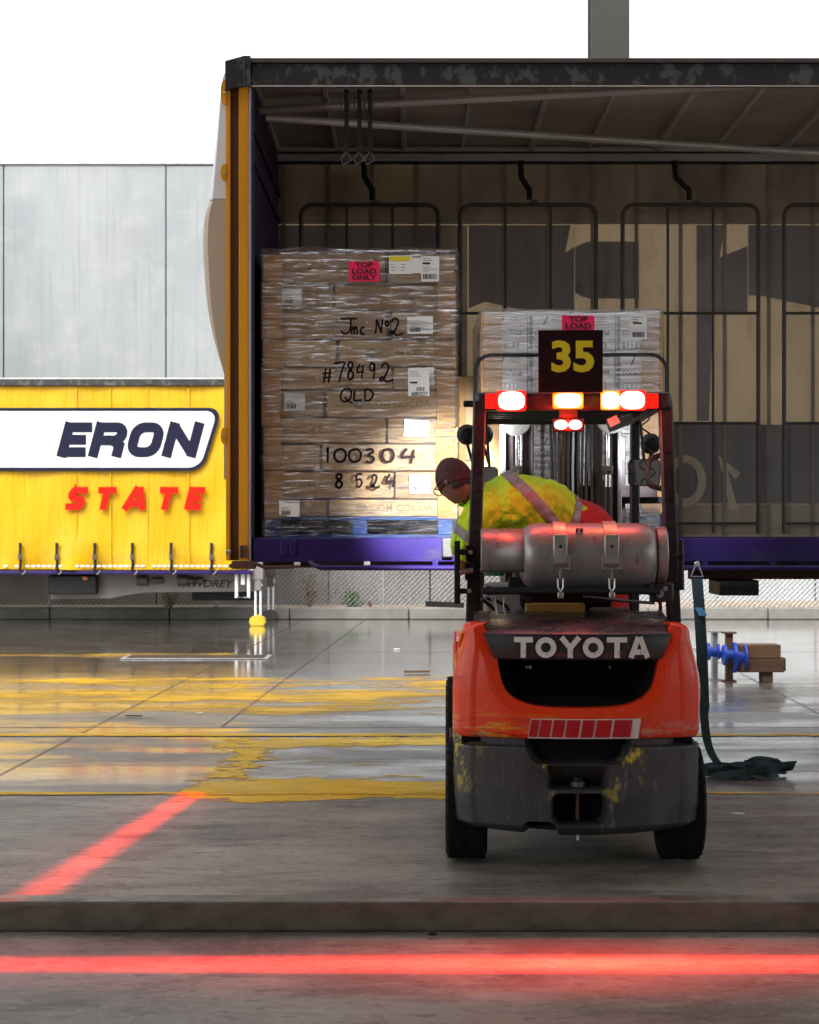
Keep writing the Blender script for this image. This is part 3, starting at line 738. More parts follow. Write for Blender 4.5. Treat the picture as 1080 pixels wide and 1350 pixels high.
# load-restraint gates in front of the curtain
gy = 2.12
def gz(py): return nz_(py, Y0 + gy)
def gx(px): return nx_(px, Y0 + gy)
for k, (a, b_) in enumerate(((397, 578), (607, 786), (821, 1000), (1034, 1213))):
    g_ = MB(); r = .085; x0, x1, zt_ = gx(a), gx(b_), gz(270)
    pts = [(x0, gy, ZD + .02), (x0, gy, zt_ - r)] + [(x0 + r - r * math.cos(t), gy, zt_ - r + r * math.sin(t)) for t in (.4, .8, 1.2)] + [(x0 + r, gy, zt_), (x1 - r, gy, zt_)] + [(x1 - r + r * math.sin(t), gy, zt_ - r + r * math.cos(t)) for t in (.4, .8, 1.2)] + [(x1, gy, zt_ - r), (x1, gy, ZD + .02)]
    g_.tube(pts, .016, 8); o = g_.build('restraint_gate', MT['gate'], ot)
    for f in (1 / 3, 2 / 3):
        MB().cyl((x0 + (x1 - x0) * f, gy, ZD + .03), (x0 + (x1 - x0) * f, gy, zt_), .010, 6).build('gate_bar', MT['gate'], o)
    for py in (413, 558, 690):
        MB().cyl((x0, gy - .004, gz(py)), (x1, gy - .004, gz(py)), .012, 6).build('gate_bar', MT['gate'], o)
    MB().bx((x0 + x1) / 2 + .02, (x0 + x1) / 2 + .07, gy - .02, gy + .01, zt_ + .005, zt_ + .03).build('gate_latch', MT['gate'], o)
for px, px2 in ((480, 491), (686, 698), (889, 908)):
    MB().tube([(gx(px), gy - .02, gz(213)), (gx(px) + .006, gy - .03, gz(235)), (gx(px2), gy - .03, gz(252)), (gx(px2), gy - .02, gz(264))], .022, 6).build('gate_strap', MT['webbing'], ot)
# ratchet straps hanging from the near roof rail
for i, px in enumerate((457, 474, 488)):
    yy = .12; b = MB(); zq = nz_(113, Y0 + yy)
    xq = nx_(px, Y0 + yy)
    b.bx(xq - .014, xq + .014, yy, yy + .006, nz_(200, Y0 + yy), zq - .02)
    o = b.build('hanging_strap', MT['webbing'], ot)
    MB().tube([(xq - .03, yy - .01, nz_(122)), (xq - .035, yy - .01, nz_(142)), (xq + .02, yy - .01, nz_(144)), (xq + .025, yy - .01, nz_(128)), (xq, yy - .01, nz_(116))], .0045, 6).build('strap_hook', MT['gate'], o)
    MB().tube([(xq, yy, nz_(195)), (xq - .035, yy - .01, nz_(204)), (xq - .02, yy - .01, nz_(212)), (xq + .03, yy - .01, nz_(206)), (xq + .01, yy - .01, nz_(197))], .007, 6).build('strap_buckle', MT['gate'], o)
# headboard, corner post, cap, moulded nose
MB().bx(HB - .05, HB, .1, 2.36, ZD - .1, ZC).build('headboard', MT['purpledark'], ot)
for py, h in ((157, .035), (200, .03), (330, .03), (470, .03), (600, .03)):
    MB().bx(HB + .001, HB + .02, .12, 2.28, nz_(py) - h, nz_(py) + h).build('headboard_rib', MT['purpledark'], ot, .004)
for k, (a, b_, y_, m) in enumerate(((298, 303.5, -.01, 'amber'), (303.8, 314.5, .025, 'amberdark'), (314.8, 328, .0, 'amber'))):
    MB().bx(nx_(a), nx_(b_), y_, .09, nz_(739), nz_(112)).build('corner_post', MT[m], ot, .004)
MB().bx(nx_(328.3), nx_(331.5), -.012, .04, nz_(739), nz_(116)).build('curtain_pole', MT['galv'], ot, .004)
MB().bx(nx_(331.8), nx_(334.5), .0, .05, nz_(739), nz_(116)).build('post_liner', MT['purpledark'], ot, .002)
cap = MB(); cap.prism([(nx_(297.5), nz_(121)), (nx_(322.5), nz_(114.5)), (nx_(331), nz_(114.5)), (nx_(331), nz_(75)), (nx_(322.5), nz_(75)), (nx_(297.5), nz_(82))], -.035, .2, lambda x, y, z: (x, z, y))
cp = cap.build('corner_cap', MT['rail'], ot, .004)
MB().bx(nx_(322), nx_(323.6), -.042, -.036, nz_(114.2), nz_(76)).build('cap_seam', MT['dirtysteel'], cp)
MB().bx(nx_(306), nx_(336), -.05, .1, nz_(750), nz_(739.5)).build('post_foot', MT['rust'], ot, .006)
MB().cyl((nx_(299), -.03, nz_(728)), (nx_(305), -.03, nz_(728)), .016, 10).build('post_pin', MT['steel'], ot)
for q in (318, 323):
    MB().bx(nx_(q - 1.5), nx_(q + 1.5), -.02, .01, nz_(735), nz_(719)).build('foot_latch', MT['dirtysteel'], ot, .002)
MB().tube([(nx_(303), -.03, nz_(746)), (nx_(338), -.04, nz_(743)), (nx_(350), -.04, nz_(748)), (nx_(388), -.03, nz_(747))], .012, 8).build('foot_lever', MT['rust'], ot)
def fairing(name, prof, m, y0, y1):
    b = MB(); rings = []; ys = [(y0, .0), (y0 + .02, .6), (y0 + .07, .9), (y0 + .2, 1.), (y1 - .2, 1.), (y1 - .07, .9), (y1 - .02, .6), (y1, .0)]
    pts = smoothpts(prof, 5); xe = nx_(298.4)
    for y, k in ys:
        rings.append([(xe + (nx_(a) - xe) * (.72 + .28 * k), y, nz_(z)) for a, z in pts] + [(xe, y, nz_(pts[-1][1])), (xe, y, nz_(pts[0][1]))])
    b.loft(rings, True, False, True); return b.build(name, MT[m], ot)
fairing('nose_moulding', [(297, 94), (292, 104), (288, 130), (284, 170), (279, 215), (274, 258), (276, 262)], 'gelwhite', .0, 2.3)
fairing('nose_bulge', [(278, 262.6), (271, 270), (266, 290), (264.5, 320), (266, 350), (270, 395), (278, 438), (288, 475), (296, 497)], 'geltan', .0, 2.3)
fairing('nose_skirt', [(297, 470), (294.5, 480), (294, 540), (293.5, 600), (293.5, 631)], 'geltan', .02, 2.2)
for py, h in ((122, 16), (228, 11), (575, 11)):
    xc = nx_(296); pts = [(xc - .022 * math.cos(R(a)) , nz_(py) + h / 212. * math.sin(R(a))) for a in range(-90, 91, 15)] + [(xc + .012, nz_(py - h)), (xc + .012, nz_(py + h))]
    o = MB().prism(pts[:13] + pts[13:], -.02, .03, lambda x, y, z: (x, z, y)).build('lock_recess', MT['amber'], ot)
    MB().cyl((xc - .006, -.022, nz_(py + 2)), (xc + .006, -.022, nz_(py + 2)), .007, 8).build('lock_stud', MT['steel'], o)

# loose strap hanging off the tie rail to the floor
sx, sy = P(918, 748, 10.32).x, 10.32
st = thing('hanging_ratchet_strap', 'dark teal ratchet strap hanging from the purple rail beside the lift truck', 'strap', (0, 0, 0))
band = MB()
path = [P(919, 762, 10.30), P(922, 800, 10.29), P(925, 850, 10.28), P(927, 900, 10.28), P(929, 950, 10.27), P(934, 982, 10.26), P(944, 1003, 10.22), P(958, 1014, 10.18), P(978, 1018, 10.12)]
pp = [Vector(p) for p in smoothpts([tuple(p) for p in path], 5)]
rings = []
for i, p in enumerate(pp):
    w = .034; t = i / len(pp); d = Vector((1, -.25, 0)).normalized() if t < .6 else Vector((.75, -.3 - t * .3, .2)).normalized()
    if t > .45: w = .026
    nrm = Vector((0, 1, 0)) * .002
    rings.append([p - d * w - nrm, p + d * w - nrm, p + d * w + nrm, p - d * w + nrm])
band.loft(rings, True, False, True); band.build('webbing', MT['teal'], st)
tri = MB().tube([P(911, 760, 10.3), P(917, 745, 10.28), P(921, 745, 10.28), P(927, 760, 10.3)], .006, 8, True); tri.build('hook', MT['galv'], st)
MB().beam(P(916, 745, 10.28), P(922, 742, 10.28), .02, .03).build('hook_claw', MT['steel'], st, .003)
MB().add([P(916, 801, 10.27), P(926, 801, 10.26), P(933, 812, 10.22), P(922, 812, 10.24)], [(0, 1, 2, 3)]).build('tag', MT['tealtag'], st, smooth=False)
coil = MB()
for q in range(9):
    c = P(955 + q * 7 + random.uniform(-6, 6), 1024, 10.1 + random.uniform(-.12, .12)); r_ = random.uniform(.08, .2); fl = random.uniform(.3, .6); ph = random.uniform(0, 6)
    c.z = .0; ring = []
    for k in range(40):
        a = 2 * PI * k / 40; p = c + Vector((r_ * math.cos(a), r_ * fl * math.sin(a), .024 + .006 * q * (.5 + .5 * math.sin(a + ph)) + .014 * (1 + math.sin(2 * a + ph))))
        tw = .7 * math.sin(a * 2 + ph); o_ = Vector((math.cos(a), math.sin(a), 0)); h = (Vector((0, 0, 1)) * math.cos(tw) + o_ * math.sin(tw)) * .022; t_ = o_ * .0025
        ring.append([p - t_ - h, p + t_ - h, p + t_ + h, p - t_ + h])
    coil.loft(ring, True, True)
coil.build('coiled_webbing', MT['teal'], st)

# ---------------------------------------------------------------- pallet loads
_boxcache = {}
def carton_mesh(d, mat, bev=.012):
    key = (tuple(round(v, 3) for v in d), mat.name)
    if key not in _boxcache:
        bm = bmesh.new(); bmesh.ops.create_cube(bm, size=1.0, matrix=Matrix.Diagonal((*d, 1)))
        bmesh.ops.bevel(bm, geom=bm.edges[:], offset=bev, segments=2, affect='EDGES', profile=.6)
        me = bpy.data.meshes.new('carton'); bm.to_mesh(me); bm.free(); me.materials.append(mat)
        me.polygons.foreach_set('use_smooth', [True] * len(me.polygons)); me.set_sharp_from_angle(angle=R(50)); _boxcache[key] = me
    return _boxcache[key]
def carton(parent, c, d, mat, rz=0., bev=.012):
    o = bpy.data.objects.new('carton', carton_mesh(d, mat, bev)); COL.objects.link(o); o.parent = parent; o.location = c; o.rotation_euler = (random.uniform(-.004, .004), random.uniform(-.006, .006), rz); return o
def pallet(parent, w, z0, m):
    for i in range(3):
        for q, h in ((0, z0 + .012),):
            MB().bx(-w / 2 + i * (w / 2 - .045), -w / 2 + i * (w / 2 - .045) + .09, 0.005, w - .005, z0 + .02, z0 + .11).build('bearer', MT[m], parent, .003)
    for i in range(6):
        y = i * (w - .1) / 5
        MB().bx(-w / 2, w / 2, y, y + .1, z0 + .111, z0 + .131).build('deck_board', MT[m], parent, .003)
    for i in range(3):
        y = i * (w - .1) / 2
        MB().bx(-w / 2, w / 2, y, y + .1, z0, z0 + .019).build('bottom_board', MT[m], parent, .003)
def film(parent, hw, dep, z0, z1, m, amp=.006, bul=.02, seed=0., name='stretch_film', cyo=None, rows=110):
    """a wrinkled wrap following the load's outline, closed over the top"""
    r = .03; per = rrect(-hw, hw, 0, dep, r, 5); pts = []
    N = len(per)
    for i in range(N):
        a, b = Vector(per[i]), Vector(per[(i + 1) % N]); L = (b - a).length; n = max(1, int(L / .018))
        for k in range(n): pts.append(a + (b - a) * k / n)
    cen = Vector((0, dep / 2)); rings = []
    for j in range(rows + 1):
        t = j / rows; z = z0 + (z1 - z0) * t; ring = []
        for p in pts:
            d = (p - cen); d = Vector((d.x / hw, d.y / (dep / 2)))
            nn = Vector((d.x ** 5, d.y ** 5)); nn = nn.normalized() if nn.length > 1e-6 else d.normalized()
            s_ = noise.noise((p.x * 2.5 + seed, p.y * 2.5, z * 34)) * amp + noise.noise((p.x * 9, p.y * 9 + seed, z * 60)) * amp * .5 + noise.noise((p.x * 1.5 + seed, p.y * 1.5, z * 3.)) * bul * .5
            q = p + nn * (.009 + s_ * .9 + bul * .3)
            ring.append(Vector((q.x, q.y, z + .012 * noise.noise((p.x * 3, p.y * 3, seed)) * t)))
        rings.append(ring)
    for k, sc in enumerate((.985, .95, .8, .5, .05)):
        ring = []
        for p in rings[rows]:
            c = Vector((0, dep / 2, z1)); q = c + (p - c) * sc
            q.z = z1 + .012 + .02 * (1 - sc) ** .5 + .025 * noise.noise((q.x * 5 + seed, q.y * 5, 0)) * (1 if k > 0 else .3); ring.append(q)
        rings.append(ring)
    b = MB(); b.loft(rings, True, False, False); return b.build(name, m, parent, ang=70)
def barcode(parent, x, y, z, w, h):
    b = MB(); q = 0.
    while q < w:
        d = random.choice((.0025, .004, .006)); b.bx(x + q, x + min(q + d, w + q), y - .0008, y, z, z + h); q += d + random.choice((.002, .004))
    b.build('barcode', MT['ink'], parent, smooth=False)
def lines(parent, x, y, z, w, n, dz, m='greyink', th=.004):
    b = MB()
    for i in range(n): b.bx(x, x + w * random.uniform(.45, 1), y - .0008, y, z - i * dz, z - i * dz + th)
    b.build('print_lines', MT[m], parent, smooth=False)
def sticker(parent, px0, px1, py0, py1, Y, org, mat='paper', tilt=0.):
    a, b_ = P(px0, py1, Y), P(px1, py0, Y); c = (a + b_) / 2 - Vector(org); w, h = b_.x - a.x, b_.z - a.z
    o = MB().bx(-w / 2, w / 2, -.001, .001, -h / 2, h / 2).build('sticker', MT[mat], parent, smooth=False, loc=c, rot=(random.uniform(-.04, .04), tilt, random.uniform(-.03, .03))); return o, w, h
def top_load(parent, px0, px1, py0, py1, Y, org, rows_=('TOP', 'LOAD', 'ONLY')):
    o, w, h = sticker(parent, px0, px1, py0, py1, Y, org, 'pink')
    for i, s in enumerate(rows_):
        text('lettering', s, h * .36, MT['ink'], o, (0, -.003, h * (.31 - .31 * i)), bold=.03, sx=1.25)
    return o

# load A: brown cartons already on the deck
LA = (P(474, 700, 10.5).x, 10.5, ZD)
la = thing('wrapped_pallet_load', 'tall shrink-wrapped stack of brown cartons with marker writing on a blue pallet', 'pallet load', LA, 0, 'wrapped pallet loads')
WA = 1.20; zb = .135
pallet(la, 1.165, 0, 'palletblue')
bnd = [682, 658, 621, 585, 550, 514, 484, 447, 409, 373, 333]
spl = [433, 520, 423, 510, 428, 517, 445, 513, 440, 510]
lx0, lx1 = P(352, 0, 10.5).x - LA[0], P(598, 0, 10.5).x - LA[0]
for i in range(10):
    z0 = P(0, bnd[i], 10.5).z - LA[2]; z1 = P(0, bnd[i + 1], 10.5).z - LA[2]
    xs = P(spl[i], 0, 10.5).x - LA[0]
    sh = random.uniform(-.012, .012)
    for a, b_ in ((lx0 + sh, xs - .006), (xs + .006, lx1 + sh)):
        m = random.choice(CARD); d = (b_ - a - random.uniform(0, .012), .58, z1 - z0 - random.choice((.006, .010, .014)))
        jy = random.uniform(0, .02)
        c = carton(la, ((a + b_) / 2, (.297 + jy), (z0 + z1) / 2), d, m, random.uniform(-.022, .022), .016)
        # printed emblem and name on the long cartons
        if b_ - a > .55:
            xe = -d[0] / 2 + (.1 if i % 2 else .14)
            if i in (1, 3, 5, 7, 9): xe = -d[0] / 2 + .09
            if i % 2 == 0: xe = -d[0] / 2 + .2
            MB().lathe([(-.0012, .004), (-.0012, .034), (.0, .034), (.0, .004)], (xe, -d[1] / 2 - .0005, 0), 'Y', 18).build('emblem', MT['greenink'], c)
            text('carton_name', 'ECOM COCOA', .062, MT['greenink'], c, (xe + .24, -d[1] / 2 - .001, 0), bold=.012)
        else:
            MB().bx(-d[0] / 2 + .002, -d[0] / 2 + .006, -d[1] / 2 - .0015, -d[1] / 2 + .0, -d[2] / 2 + .01, d[2] / 2 - .01).build('carton_flap', CARD[1], c, smooth=False)
        carton(la, ((a + b_) / 2, .31 + .585 + jy * .3, (z0 + z1) / 2), (d[0], .57, d[2]), random.choice(CARD), 0, .014)
# cardboard corner boards
for s in (-1, 1):
    z = zb + .02; k = 0
    for (za, zb_) in ((684, 620), (619.5, 563), (562.5, 486), (485.5, 448), (447, 372), (371.5, 336)):
        za_, zb2 = P(0, za, 10.5).z - LA[2], P(0, zb_, 10.5).z - LA[2]
        w = .125 + random.uniform(-.015, .02); x_ = s * (.605 + random.uniform(-.008, .01)); xi = x_ - s * w
        b = MB().bx(min(x_, xi), max(x_, xi), -.004 + k * .0015, .004 + k * .0015, za_ + .002, zb2 - .002)
        b.bx(min(x_, x_ - s * .007), max(x_, x_ - s * .007), .005 + k * .0015, .14, za_ + .002, zb2 - .002)
        b.build('corner_board', MT['corner'], la, .002); k = (k + 1) % 3
YF = 10.489
for a in ((372, 398, 380, 402), (537, 571, 417, 440), (560, 572, 484, 507), (375, 402, 518, 541), (533, 566, 553, 575), (540, 567, 625, 650), (368, 395, 660, 681)):
    o, w, h = sticker(la, *a, YF, LA, 'paper', random.uniform(-.04, .04))
    lines(o, -w * .4, -.0015, h * .05, w * .5, 2, .012, 'greyink', .003); barcode(o, -w * .38, -.0015, -h * .38, w * .4, h * .24)
YG = 10.474
o, w, h = sticker(la, 538, 566, 485, 522, YG, LA); lines(o, -w * .42, -.0015, h * .36, w * .6, 3, .014, 'greyink', .003); lines(o, -w * .4, -.0015, -.01, w * .7, 1, .02, 'ink', .011); barcode(o, -w * .1, -.0015, -h * .32, w * .38, h * .13)
text('lettering', '680337', .034, MT['ink'], o, (w * .05, -.002, -h * .43), bold=.02)
o, w, h = sticker(la, 513, 543, 337, 361, YG, LA); MB().bx(-w * .48, w * .44, -.002, -.001, h * .2, h * .46).build('header_band', MT['yellowlabel'], o, smooth=False); lines(o, -w * .42, -.0015, 0, w * .3, 3, .018)
lines(o, w * .02, -.0015, 0, w * .3, 3, .018)
o, w, h = sticker(la, 541, 558, 340, 360, YG + .004, LA)
o, w, h = sticker(la, 555.5, 579, 338, 371, YG - .002, LA); lines(o, -w * .42, -.0015, h * .4, w * .6, 3, .012, 'greyink', .003); lines(o, -w * .42, -.0015, h * .18, w * .5, 1, .02, 'ink', .012); lines(o, -w * .42, -.0015, h * .06, w * .8, 3, .012, 'greyink', .003); barcode(o, -w * .4, -.0015, -h * .4, w * .75, h * .2)
film(la, .613, 1.19, .0, P(0, 330, 10.5).z - LA[2], MT['film'], .008, .018, 2., rows=150)
top_load(la, 460, 500, 344.5, 371, YG - .003, LA)
# marker handwriting, stroke by stroke, on the wrap
def hand(strokes, px, py, sx_, sy_, w=.008):
    """strokes drawn in a unit box, placed at photograph pixels on the wrap"""
    b = MB(); c0 = P(px, py, YG)
    for i, s in enumerate(strokes):
        pts = smoothpts(s, 5)
        b.slab([(x * sx_ / FPX * YG, y * sy_ / FPX * YG) for x, y in pts], w * random.uniform(.85, 1.15), 0, .0012 + i * .0003)
    b.build('handwriting', MT['marker'], la, smooth=False, loc=(c0.x - LA[0], c0.y - LA[1] - .001, c0.z - LA[2]), rot=FACE)
J = [[(.0, 1), (.5, .98), (1, 1)], [(.6, .98), (.62, .5), (.5, .1), (.2, 0), (.05, .2)]]
mm = [[(0, .6), (.05, .3), (.05, 0)], [(.05, .4), (.25, .65), (.35, .5), (.35, 0)], [(.36, .4), (.6, .68), (.7, .4), (.68, 0)]]
cc = [[(.7, .6), (.3, .62), (.05, .35), (.2, .05), (.7, .05)]]
NN = [[(0, 0), (.1, .5), (.12, 1)], [(.12, 1), (.4, .5), (.6, .05)], [(.6, .05), (.65, .5), (.72, 1.02)]]
oo = [[(.3, 1), (.05, .8), (.1, .4), (.4, .35), (.5, .7), (.3, 1)]]
two = [[(.1, .75), (.3, 1), (.6, .9), (.55, .55), (.2, .1), (.0, .1), (.15, .25), (.5, 0), (1, .12)]]
seven = [[(0, .95), (.4, 1), (.8, 1), (.6, .6), (.4, 0)]]
eight = [[(.6, .9), (.3, 1), (.1, .8), (.35, .55), (.6, .3), (.4, 0), (.1, .1), (.15, .4), (.5, .7), (.6, .9)]]
four = [[(.3, 1), (.05, .45), (.35, .42), (.7, .45)], [(.65, .9), (.55, .4), (.5, 0)]]
nine = [[(.6, .85), (.3, 1), (.05, .75), (.2, .5), (.5, .6), (.62, .9), (.6, .4), (.5, 0)]]
hsh = [[(.35, 1), (.15, 0)], [(.75, .95), (.6, .02)], [(0, .62), (.9, .68)], [(.02, .35), (.85, .38)]]
Q = [[(.5, 1), (.15, .8), (.0, .4), (.2, .05), (.6, .1), (.85, .5), (.75, .9), (.5, 1)], [(.3, .35), (.6, .1), (.95, -.1)]]
W_ = [[(.1, .95), (.08, .5), (.06, .1), (.4, .06), (.8, .14)]]
D = [[(.1, .9), (.08, .1)], [(.0, .95), (.5, .95), (.8, .55), (.5, .1), (.05, .05)]]
one = [[(.1, .75), (.3, 1), (.28, .5), (.25, 0)]]
zero = [[(.5, 1), (.15, .85), (.05, .4), (.3, .02), (.7, .1), (.85, .55), (.7, .92), (.45, 1)]]
three = [[(.1, .9), (.45, 1), (.6, .8), (.3, .55), (.65, .35), (.5, .02), (.1, .1)]]
five = [[(.7, 1), (.2, .95), (.15, .55), (.5, .6), (.65, .3), (.4, .0), (.05, .1)]]
dot = [[(.1, .05), (.2, .1)]]
for s, px, py, a, b_ in ((J, 449, 440, 22, 20), (mm, 463, 441, 11, 15), (cc, 475, 441, 9, 15), (NN, 495, 440, 13, 19), (oo, 508, 433, 8, 10), (two, 514, 442, 18, 22),
                         (hsh, 425, 505, 14, 20), (seven, 440, 504, 18, 26), (eight, 458, 500, 13, 23), (four, 470, 499, 14, 20), (nine, 487, 500, 11, 22), (two, 501, 503, 18, 24),
                         (Q, 449, 530, 17, 18), (W_, 466, 529, 15, 15), (D, 480, 529, 15, 16),
                         (one, 430, 610, 8, 19), (zero, 440, 609, 19, 17), (zero, 459, 609, 20, 17), (three, 480, 610, 20, 18), (zero, 503, 609, 19, 17), (four, 528, 611, 28, 20),
                         (eight, 442, 643, 15, 18), (dot, 460, 644, 8, 8), (five, 468, 642, 14, 17), (dot, 482, 643, 8, 8), (two, 489, 643, 12, 17), (four, 508, 642, 20, 17)):
    hand(s, px, py, a, b_, .0125 if py < 560 else .015)

# load B: white cartons on the forks
LB = (P(754, 700, 10.02).x, 10.02, ZD + .01)
lb = thing('wrapped_pallet_load', 'wrapped stack of white printed cartons raised on the lift truck forks', 'pallet load', LB, 0, 'wrapped pallet loads')
pallet(lb, 1.08, 0, 'palletblue')
YB = 10.02; hB = P(0, 412, YB).z - LB[2]; z0 = .135; nr = 5; rh = (hB - z0) / nr
cw = .262
for r_ in range(nr):
    for c_ in range(4):
        for d_ in range(2):
            x = -.525 + cw * (c_ + .5); m = MT['whitecard'] if (r_ + c_) % 2 else MT['whitecard2']
            c = carton(lb, (x, .27 + d_ * .53, z0 + rh * (r_ + .5)), (cw - .006, .52, rh - .005), m, random.uniform(-.004, .004), .006)
            if d_ == 0:
                yf = -.2605
                text('carton_name', 'cocachina', .06, MT['greyink'], c, (.0, yf - .0005, .005), bold=.012, shear=.25, sx=.8)
                MB().bx(-cw / 2 + .008, -cw / 2 + .03, yf - .001, yf, -rh * .42, rh * .42).build('print_stripe', MT['greyink'], c, smooth=False)
                text('print_mark', 'l', .07, MT['ink'], c, (-.035, yf - .0005, rh * .3), shear=.5, bold=.02)
                lines(c, .02, yf - .0002, rh * .38, .08, 3, .014, 'greyink', .003)
                b = MB(); x0_, x1_, za, zb_ = -.085, .075, -rh * .4, -rh * .25
                b.bx(x0_, x1_, yf - .001, yf, za, za + .003); b.bx(x0_, x1_, yf - .001, yf, zb_, zb_ + .003)
                for q in range(7): b.bx(x0_ + q * .0255, x0_ + q * .0255 + random.choice((.003, .006, .01)), yf - .0015, yf - .0004, za + .003, zb_)
                b.build('print_box', MT['greyink'], c, smooth=False)
                if c_ == 2 and r_ in (2, 3):
                    MB().bx(.0, .035, yf - .003, yf - .001, -.02, .02).build('hand_hole', MT['black'], c)
for s in (-1, 1):
    x_ = s * .542; xi = x_ - s * .125
    b = MB().bx(min(x_, xi), max(x_, xi), -.006, .0, z0, hB - .005); b.bx(min(x_, x_ - s * .006), max(x_, x_ - s * .006), .001, .13, z0, hB - .005); b.build('corner_board', MT['corner'], lb, .002)
film(lb, .545, 1.07, .0, hB + .004, MT['film2'], .003, .006, 9., rows=80)
top_load(lb, 741, 784, 416, 444, 9.985, LB)
o, w, h = sticker(lb, 830, 853, 414, 447, 9.985, LB); lines(o, -w * .4, -.0015, h * .36, w * .7, 3, .014); lines(o, -w * .3, -.0015, h * .1, w * .6, 1, .02, 'ink', .01); barcode(o, -w * .35, -.0015, -h * .42, w * .7, h * .2)

# load C: brown cartons deeper in the trailer
LC = (.86, 11.5, ZD)
lc = thing('wrapped_pallet_load', 'brown carton stack deeper in the trailer, behind the white cartons', 'pallet load', LC, 0, 'wrapped pallet loads')
pallet(lc, 1.165, 0, 'palletblue')
for r_ in range(5):
    for c_ in range(2):
        carton(lc, (-.29 + .585 * c_, .5, .135 + .195 * (r_ + .5)), (.575, .95, .19), random.choice(CARD), random.uniform(-.01, .01), .012)
for s in (-1, 1):
    x_ = s * .592; MB().bx(x_ - .004, x_ + .004, .0, .14, .135, 1.1).build('corner_board', MT['corner'], lc); MB().bx(min(x_, x_ - s * .12), max(x_, x_ - s * .12), .0, .008, .135, 1.1).build('corner_board', MT['corner'], lc)

# blue clamp stand with timber beam on the right
stn = thing('blue_clamp_stand', 'steel stand with blue clamps holding a brown timber beam on the wet yard', 'stand', (P(955, 898, 16.5).x, 16.5, 0))
def s_(px, py, dy=0.): p = P(px, py, 16.5); return (p.x - stn.location.x, dy, p.z)
for px, w, m, yy in ((946, 7, 'galv', .12), (961, 9, 'rust', -.05)):
    a, b_ = s_(px - w / 2, 897), s_(px + w / 2, 835)
    o = MB().bx(a[0], b_[0], yy, yy + .08, 0.012, b_[2]).build('post', MT[m], stn, .004)
    MB().bx(a[0] - .03, b_[0] + .03, yy - .03, yy + .11, b_[2], b_[2] + .015).build('post_cap', MT[m], o); MB().bx(a[0] - .03, b_[0] + .03, yy - .03, yy + .11, 0, .012).build('base_plate', MT[m], o)
for px, py, r_, yy in ((938, 859, .085, -.02), (956, 862, .1, -.16), (971, 866, .15, -.08)):
    c = s_(px, py)
    MB().lathe([(-.05, .02), (-.05, r_), (-.02, r_), (-.015, r_ * .55), (.05, r_ * .5), (.055, r_ * .9), (.075, r_ * .9), (.075, .02)], (c[0], yy, c[2]), 'X', 20).build('clamp', MT['bluecast'], stn, ang=25)
MB().beam(s_(928, 860, -.02), s_(975, 866, -.02), .06, .06).build('clamp_bar', MT['bluecast'], stn, .01)
a, b_ = s_(971, 885), s_(1030, 849)
zm = (a[2] + b_[2]) / 2
MB().bx(a[0], b_[0], -.14, -.005, a[2], zm - .004).build('timber_beam', MT['timberdark'], stn, .008); MB().bx(a[0] + .03, b_[0] + .05, .005, .14, a[2], zm - .004).build('timber_beam', MT['timberdark'], stn, .008); MB().bx(a[0] + .01, b_[0] - .03, -.13, .12, zm, b_[2]).build('timber_beam', MT['timber'], stn, .008)
MB().bx(b_[0] - .2, b_[0] - .1, -.1, .1, 0, a[2]).build('timber_leg', MT['timber'], stn, .008)

# litter on the yard
for i, (px, py, w, d, h, m, nm, lb_) in enumerate(((550, 888, .27, .05, .02, 'timber', 'timber_offcut', 'short brown timber offcut lying on the wet concrete'), (523, 857, .1, .05, .006, 'paper', 'paper_scrap', 'small white paper scrap on the far wet concrete'),
        (176, 946, .16, .03, .008, 'black', 'rubber_scrap', 'thin black rubber scrap on the yellow-washed concrete'), (1033 - 60, 1076, .08, .04, .006, 'paper', 'paper_scrap', 'small white paper scrap right of the lift truck'),
        (264, 942, .07, .03, .005, 'paper', 'paper_scrap', 'tiny white paper scrap on the faded yellow paint'), (570, 1237, .04, .02, .012, 'black', 'pebble', 'dark pebble on the floor before the front kerb beam'))):
    p = P(px, py, 1.48 * FPX / (py - 700)); b = MB(); pts = [(math.cos(a) * w / 2 * random.uniform(.8, 1), math.sin(a) * d / 2 * random.uniform(.7, 1)) for a in [k * PI / 4 + .3 for k in range(8)]] if nm != 'timber_offcut' else [(-w / 2, -d / 2), (w / 2, -d / 2), (w / 2, d / 2), (-w / 2, d / 2)]
    b.prism(pts, .0, h); tag(b.build(nm, MT[m], None, .001, loc=(p.x, p.y, .011), rot=(0, 0, random.uniform(-.2, .2)), smooth=False), lb_, nm.split('_')[-1])
# floor drain
dr = thing('floor_drain', 'long dark floor drain slot in the far wet concrete', 'drain', (P(260, 866, 1.48 * FPX / 167).x, 1.48 * FPX / 167, .0))
MB().bx(-.85, .85, -.3, .3, .004, .012).build('frame', MT['galv'], dr, .002); MB().bx(-.8, .8, -.25, .25, .0125, .016).build('grate', MT['black'], dr, .001)
